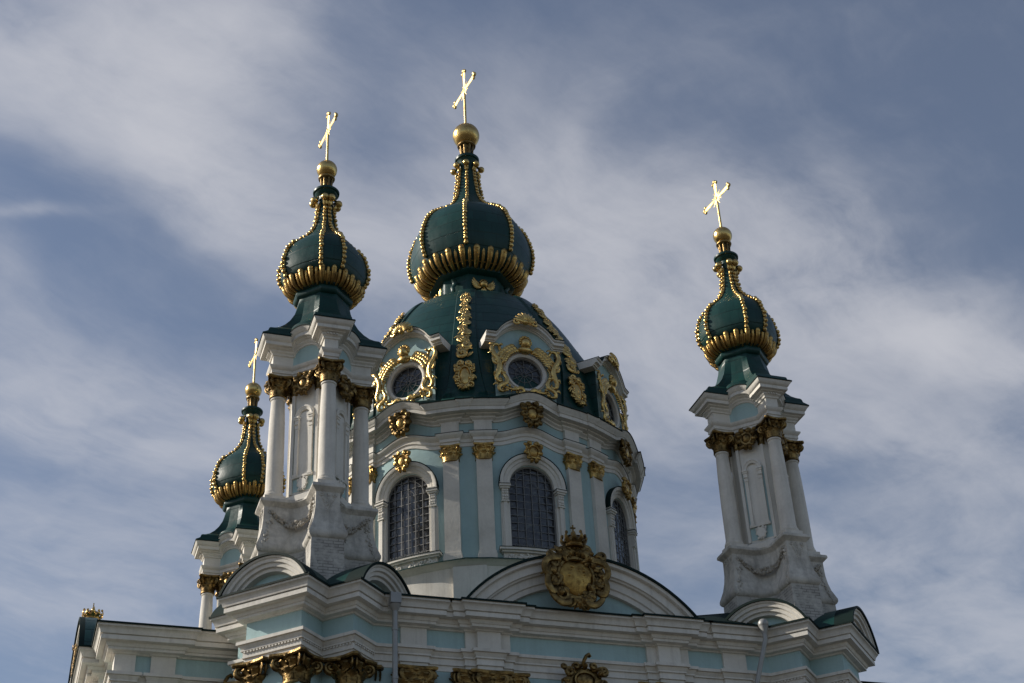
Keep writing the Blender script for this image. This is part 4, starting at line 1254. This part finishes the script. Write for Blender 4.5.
orn = MB()
orn.add(cartouche(.66, 1.25, 44, False, .27, 30, .16), T(0, 0, .75), 0)
zz = 1.55
for j in range(14):
    sgn = 1 if j % 2 else -1; sz = .29 - .0105 * j
    add_scroll(orn, sgn * .06, zz + sz * .5, sz * .62, r_.uniform(0, 1) + (0 if sgn > 0 else pi), sgn, sz * .22, -.02, 1.3, (-sgn * .10, zz + sz * 1.5))
    for q in range(9): add_leaf(orn, r_.uniform(-.1, .1), zz + r_.uniform(0, sz * 1.6), r_.uniform(.2, 2.9), sz * r_.uniform(.6, 1.0), sz * .17, .09, -.02, r_.uniform(-1.2, 1.2))
    for q in range(4): orn.ball((r_.uniform(-.15, .15) * sz / .3, -.08, zz + r_.uniform(0, sz * 1.7)), sz * .15, 6, 4)
    zz += sz * 1.27
orn = bent_to_dome(orn, 26.42)
r0 = None
for k in range(8):
    a = k * pi / 4 + DA + pi / 8
    if r0 is None:
        r0 = rb.build('dome_rib', M['green'], dome, rotz=a, sharp=60); o0 = orn.build('gilded_drop', M['gold'], dome, rotz=a, sharp=60)
    else: copy_of(r0, dome, None, a); copy_of(o0, dome, None, a)

# dormers round the dome
C_D = 5.05
body = MB()
OZ = 27.37; OR = .60
def outline(a):
    """front face outline radius from the oculus centre"""
    dx, dz = cos(a), sin(a)
    r = .7
    while r < 2.6:
        x, z = abs(dx * r), OZ + dz * r
        if x > 1.04 or z < 26.15 or z > 28.44 + (.66 * (1 - (x / .98) ** 2) ** .8 if x < .98 else 0): break
        r += .004
    return r
K = 120
inner = [(OR * cos(2 * pi * j / K), 0, OZ + OR * sin(2 * pi * j / K)) for j in range(K)]
outer = []
for j in range(K):
    a = 2 * pi * j / K; r = outline(a); outer.append((r * cos(a), 0, OZ + r * sin(a)))
body.grid([inner, outer], True, 2)
body.grid([[(x, .16, z) for x, y, z in inner], [(x, 0, z) for x, y, z in inner]], True, 0)
# white moulded ring round the glass
body.grid([[(rr * cos(2 * pi * j / K), o, OZ + rr * sin(2 * pi * j / K)) for j in range(K)] for rr, o in ((OR, .02), (OR, -.05), (OR + .05, -.09), (OR + .10, -.09), (OR + .12, -.05), (OR + .16, -.04), (OR + .16, .01))], True, 0)
body.grid([outer, [(x, 2.4, z) for x, y, z in outer]], True, 1)
hp = []
for k in range(41):
    x = -1.36 + 2.72 * k / 40
    hp.append((x, 28.36 + (.66 * (1 - (x / .98) ** 2) ** .8 if abs(x) < .98 else 0)))
hd = MB()
def off_line(pts, d):
    return [(x, z + d) for x, z in pts]
HPROF = [(.04, 1.5), (.04, -.05), (.08, -.06), (.08, -.11), (.12, -.115), (.15, -.16), (.15, -.22), (.24, -.225), (.24, -.20), (.26, -.20), (.28, -.26), (.32, -.28)]
rows = [[(x, y, z) for x, z in off_line(hp, d)] for d, y in HPROF]
hd.grid(rows, mi=0)
top = off_line(hp, .32); top2 = off_line(hp, .345)
hd.grid([[(x, -.28, z) for x, z in top], [(x, -.30, z) for x, z in top2], [(x, 1.4, z) for x, z in top2]], mi=1)
for e_ in (0, -1):
    ends = [(off_line(hp, d)[e_][0], y, off_line(hp, d)[e_][1]) for d, y in HPROF]
    hd.poly(ends + [(ends[-1][0], 1.5, ends[-1][2])], 0)
gl = MB().poly([(p[0], .12, p[2]) for p in inner])
lt = MB()
for k in range(12):
    a = 2 * pi * k / 12
    lt.strap([(r_ * cos(a), .085, OZ + r_ * sin(a)) for r_ in (.06, .3, .6)], .011, .011, (0, -1, 0), 4)
for rr in (.07, .30): lt.strap([(rr * cos(2 * pi * j / 24), .085, OZ + rr * sin(2 * pi * j / 24)) for j in range(25)], .012, .012, (0, -1, 0), 4)
lt.strap([(.585 * cos(2 * pi * j / 36), .085, OZ + .585 * sin(2 * pi * j / 36)) for j in range(37)], .022, .03, (0, -1, 0), 4)
go = MB(); r_ = random.Random(77)
go.ball((0, -.22, 28.40), .17, 12, 9, 0, (1, .9, 1.15))
go.ball((0, -.16, 28.17), .19, 10, 8, 0, (1.35, .7, .7))
for k in range(13): go.ball((.18 * cos(k * .5), -.2, 28.46 + .19 * sin(k * .5)), .06, 7, 5)
def go_curve(pts_, th_, sx, lift=.12):
    pp_ = smooth_prof([(x + 9, z) for x, z in pts_], 5); K_ = len(pp_)
    go.strap([(sx * (x - 9), -.07 - lift * sin(pi * i / (K_ - 1)), z) for i, (x, z) in enumerate(pp_)], lambda u: th_ * (.55 + .6 * sin(pi * u)), th_ * .75, (0, -1, 0), 7)
for sx in (-1, 1):
    # wings sweeping down round the glass, three rows of feathers
    for row, (rr, ln, wd) in enumerate(((.72, .30, .048), (.84, .33, .052), (.96, .30, .048))):
        for k in range(8 - row):
            a = radians(74 - k * 6.6 - row * 2)
            x, z = rr * cos(a), OZ + rr * sin(a)
            d_ = a - pi / 2 + .55
            add_leaf(go, sx * x, z, d_ if sx > 0 else pi - d_, ln, wd, .16 - .03 * row, -.08, -.5 * sx)
    # side consoles: S-scroll with volutes, then leafy swags below
    go_curve([(.84, 28.10), (.92, 28.26), (1.08, 28.24), (1.16, 28.06), (1.10, 27.84), (.98, 27.66), (.93, 27.42), (.98, 27.18), (1.04, 27.02), (.98, 26.86), (.86, 26.90), (.88, 27.0)], .075, sx)
    go_curve([(.78, 27.60), (.84, 27.42), (.80, 27.18), (.70, 26.98), (.72, 26.82), (.84, 26.74), (.96, 26.64), (.94, 26.50), (.80, 26.52), (.82, 26.62)], .065, sx)
    go_curve([(.74, 26.74), (.58, 26.62), (.40, 26.60), (.24, 26.66), (.14, 26.58), (.22, 26.48), (.32, 26.52)], .065, sx)
    go_curve([(1.0, 27.9), (1.12, 27.72), (1.10, 27.52), (1.0, 27.50), (1.0, 27.6)], .05, sx)
    for (x, z, a, l) in ((1.02, 27.74, -70, .24), (1.12, 27.95, -30, .16), (.95, 27.3, -130, .22), (1.03, 27.2, -40, .18), (.9, 26.8, -150, .22), (.98, 26.76, -20, .18), (.6, 26.64, 70, .18), (.45, 26.6, 120, .16), (.66, 26.6, -60, .17), (.3, 26.56, -110, .15), (.8, 27.1, 110, .18), (1.1, 28.2, 40, .15), (.88, 28.2, 120, .15)):
        aa = radians(a); add_leaf(go, sx * x, z, aa if sx > 0 else pi - aa, l, .042, .12, -.09, r_.uniform(-.8, .8))
    for k in range(8): go.ball((sx * r_.uniform(.1, .95), -.14, 26.55 + r_.uniform(-.05, .1)), r_.uniform(.028, .045), 6, 4)
go.ball((0, -.15, 26.55), .075, 8, 6)
shell = MB(); 
for k in range(9):
    a = radians(20 + 140 * k / 8); add_leaf(shell, 0, 0, a, .42, .06, .14, -.02, 0)
shell.ball((0, -.08, .04), .11, 8, 6)
for sx in (-1, 1): add_scroll(shell, sx * .3, .02, .12, 0 if sx > 0 else pi, sx, .045, -.04)

d0 = None
for k in range(NSEC):
    a = k * pi / 4 + DA
    loc = rads(a, C_D, 0)
    if d0 is None:
        d0 = body.build('dormer', [M['white'], M['green'], M['blue']], church, loc, rotz=a)
        hd.build('hood', [M['white'], M['edge']], d0); gl.build('pane', M['glass'], d0); lt.build('lattice', M['bar'], d0)
        go.build('gilded_surround', M['gold'], d0, sharp=60); shell.build('gilded_shell', M['gold'], d0, (0, -.26, 29.12), sharp=60)
    else: copy_tree(d0, church, loc, a)

# neck under the central onion
cr8 = [radians(22.5 + 45 * k) + DA for k in range(8)]
k8 = oct_factor(cr8, 1.0)
nk = MB().lathe([(2.46, 32.02), (2.58, 32.06), (2.62, 32.18), (2.52, 32.28), (2.2, 32.34), (1.85, 32.45), (1.80, 32.56), (1.40, 32.62), (1.36, 33.95), (1.50, 33.98), (1.62, 34.04), (1.64, 34.16), (1.52, 34.20), (1.40, 34.24)], 96, k8)
neck = nk.build('dome_neck', M['green'], church, sharp=35)
ch = cherub_mb(.85)
br = MB().strap([(0, -.02, -.3), (0, -.22, -.24), (0, -.26, -.1), (0, -.12, .05), (0, -.10, .2), (0, -.2, .28), (0, -.04, .3)], .09, .05, (0, -1, .3), 6)
c0 = b0_ = None
for k in range(8):
    a = k * pi / 4 + DA; loc = rads(a, 1.32, 33.42)
    if k % 2 == 0:
        if c0 is None: c0 = ch.build('gilded_cherub', M['gold'], neck, loc, rotz=a, sharp=60)
        else: copy_of(c0, neck, loc, a)
    else:
        if b0_ is None: b0_ = br.build('scroll_bracket', M['green'], neck, loc, rotz=a, sharp=60)
        else: copy_of(b0_, neck, loc, a)
cprof = [(1.45, 34.10), (1.75, 34.2), (2.04, 34.42), (2.21, 34.74), (2.31, 35.1), (2.34, 35.42), (2.31, 35.85), (2.16, 36.4), (1.92, 36.86), (1.56, 37.24), (1.14, 37.56), (.80, 37.92), (.57, 38.40), (.46, 38.95), (.40, 39.45), (.37, 39.9), (.36, 40.2)]
onion(church, cr8, cprof, .082, (24, 1.50, 34.12, 34.66, 2.10), (.55, 39.98, 8), (.46, 40.32, 40.60), (.25, 40.62, 41.32), (.54, 41.81), (42.32, 45.40, 1.06, .064), 128)

# downpipes
def downpipe(x, y):
    d = MB()
    d.lathe([(.07, 1.0), (.07, 17.05)], 14)
    d.box(-.14, .14, -.14, .14, 17.22, 17.5); d.lathe([(.07, 17.02), (.16, 17.2)], 14)
    for z in (4, 8, 12, 15.2, 16.5): d.lathe([(.085, z), (.085, z + .08)], 14)
    d.build('downpipe', M['zinc'], church, (x, y, 0))
downpipe(-5.25, -8.86)
dp = MB()
dp.ball((0, 0, 17.50), .15, 12, 8)
dp.lathe([(.07, 17.2), (.13, 17.42)], 14)
dp.strap([(0, 0, 17.4), (0, .0, 17.05), (-.28, .3, 15.9), (-.3, .32, 15.5), (-.3, .32, 1)], .068, .068, (0, -1, 0), 12)
dp.build('downpipe', M['zinc'], church, (5.25, -9.0, 0))

# ------------------------------------------------------------------ ground
g = MB().grid([[(x, y, 0) for x in (-600, -60, -20, 20, 60, 600)] for y in (-600, -60, -20, 20, 60, 600)])
gr_ = g.build('ground', M['paving'])
gr_['kind'] = 'structure'
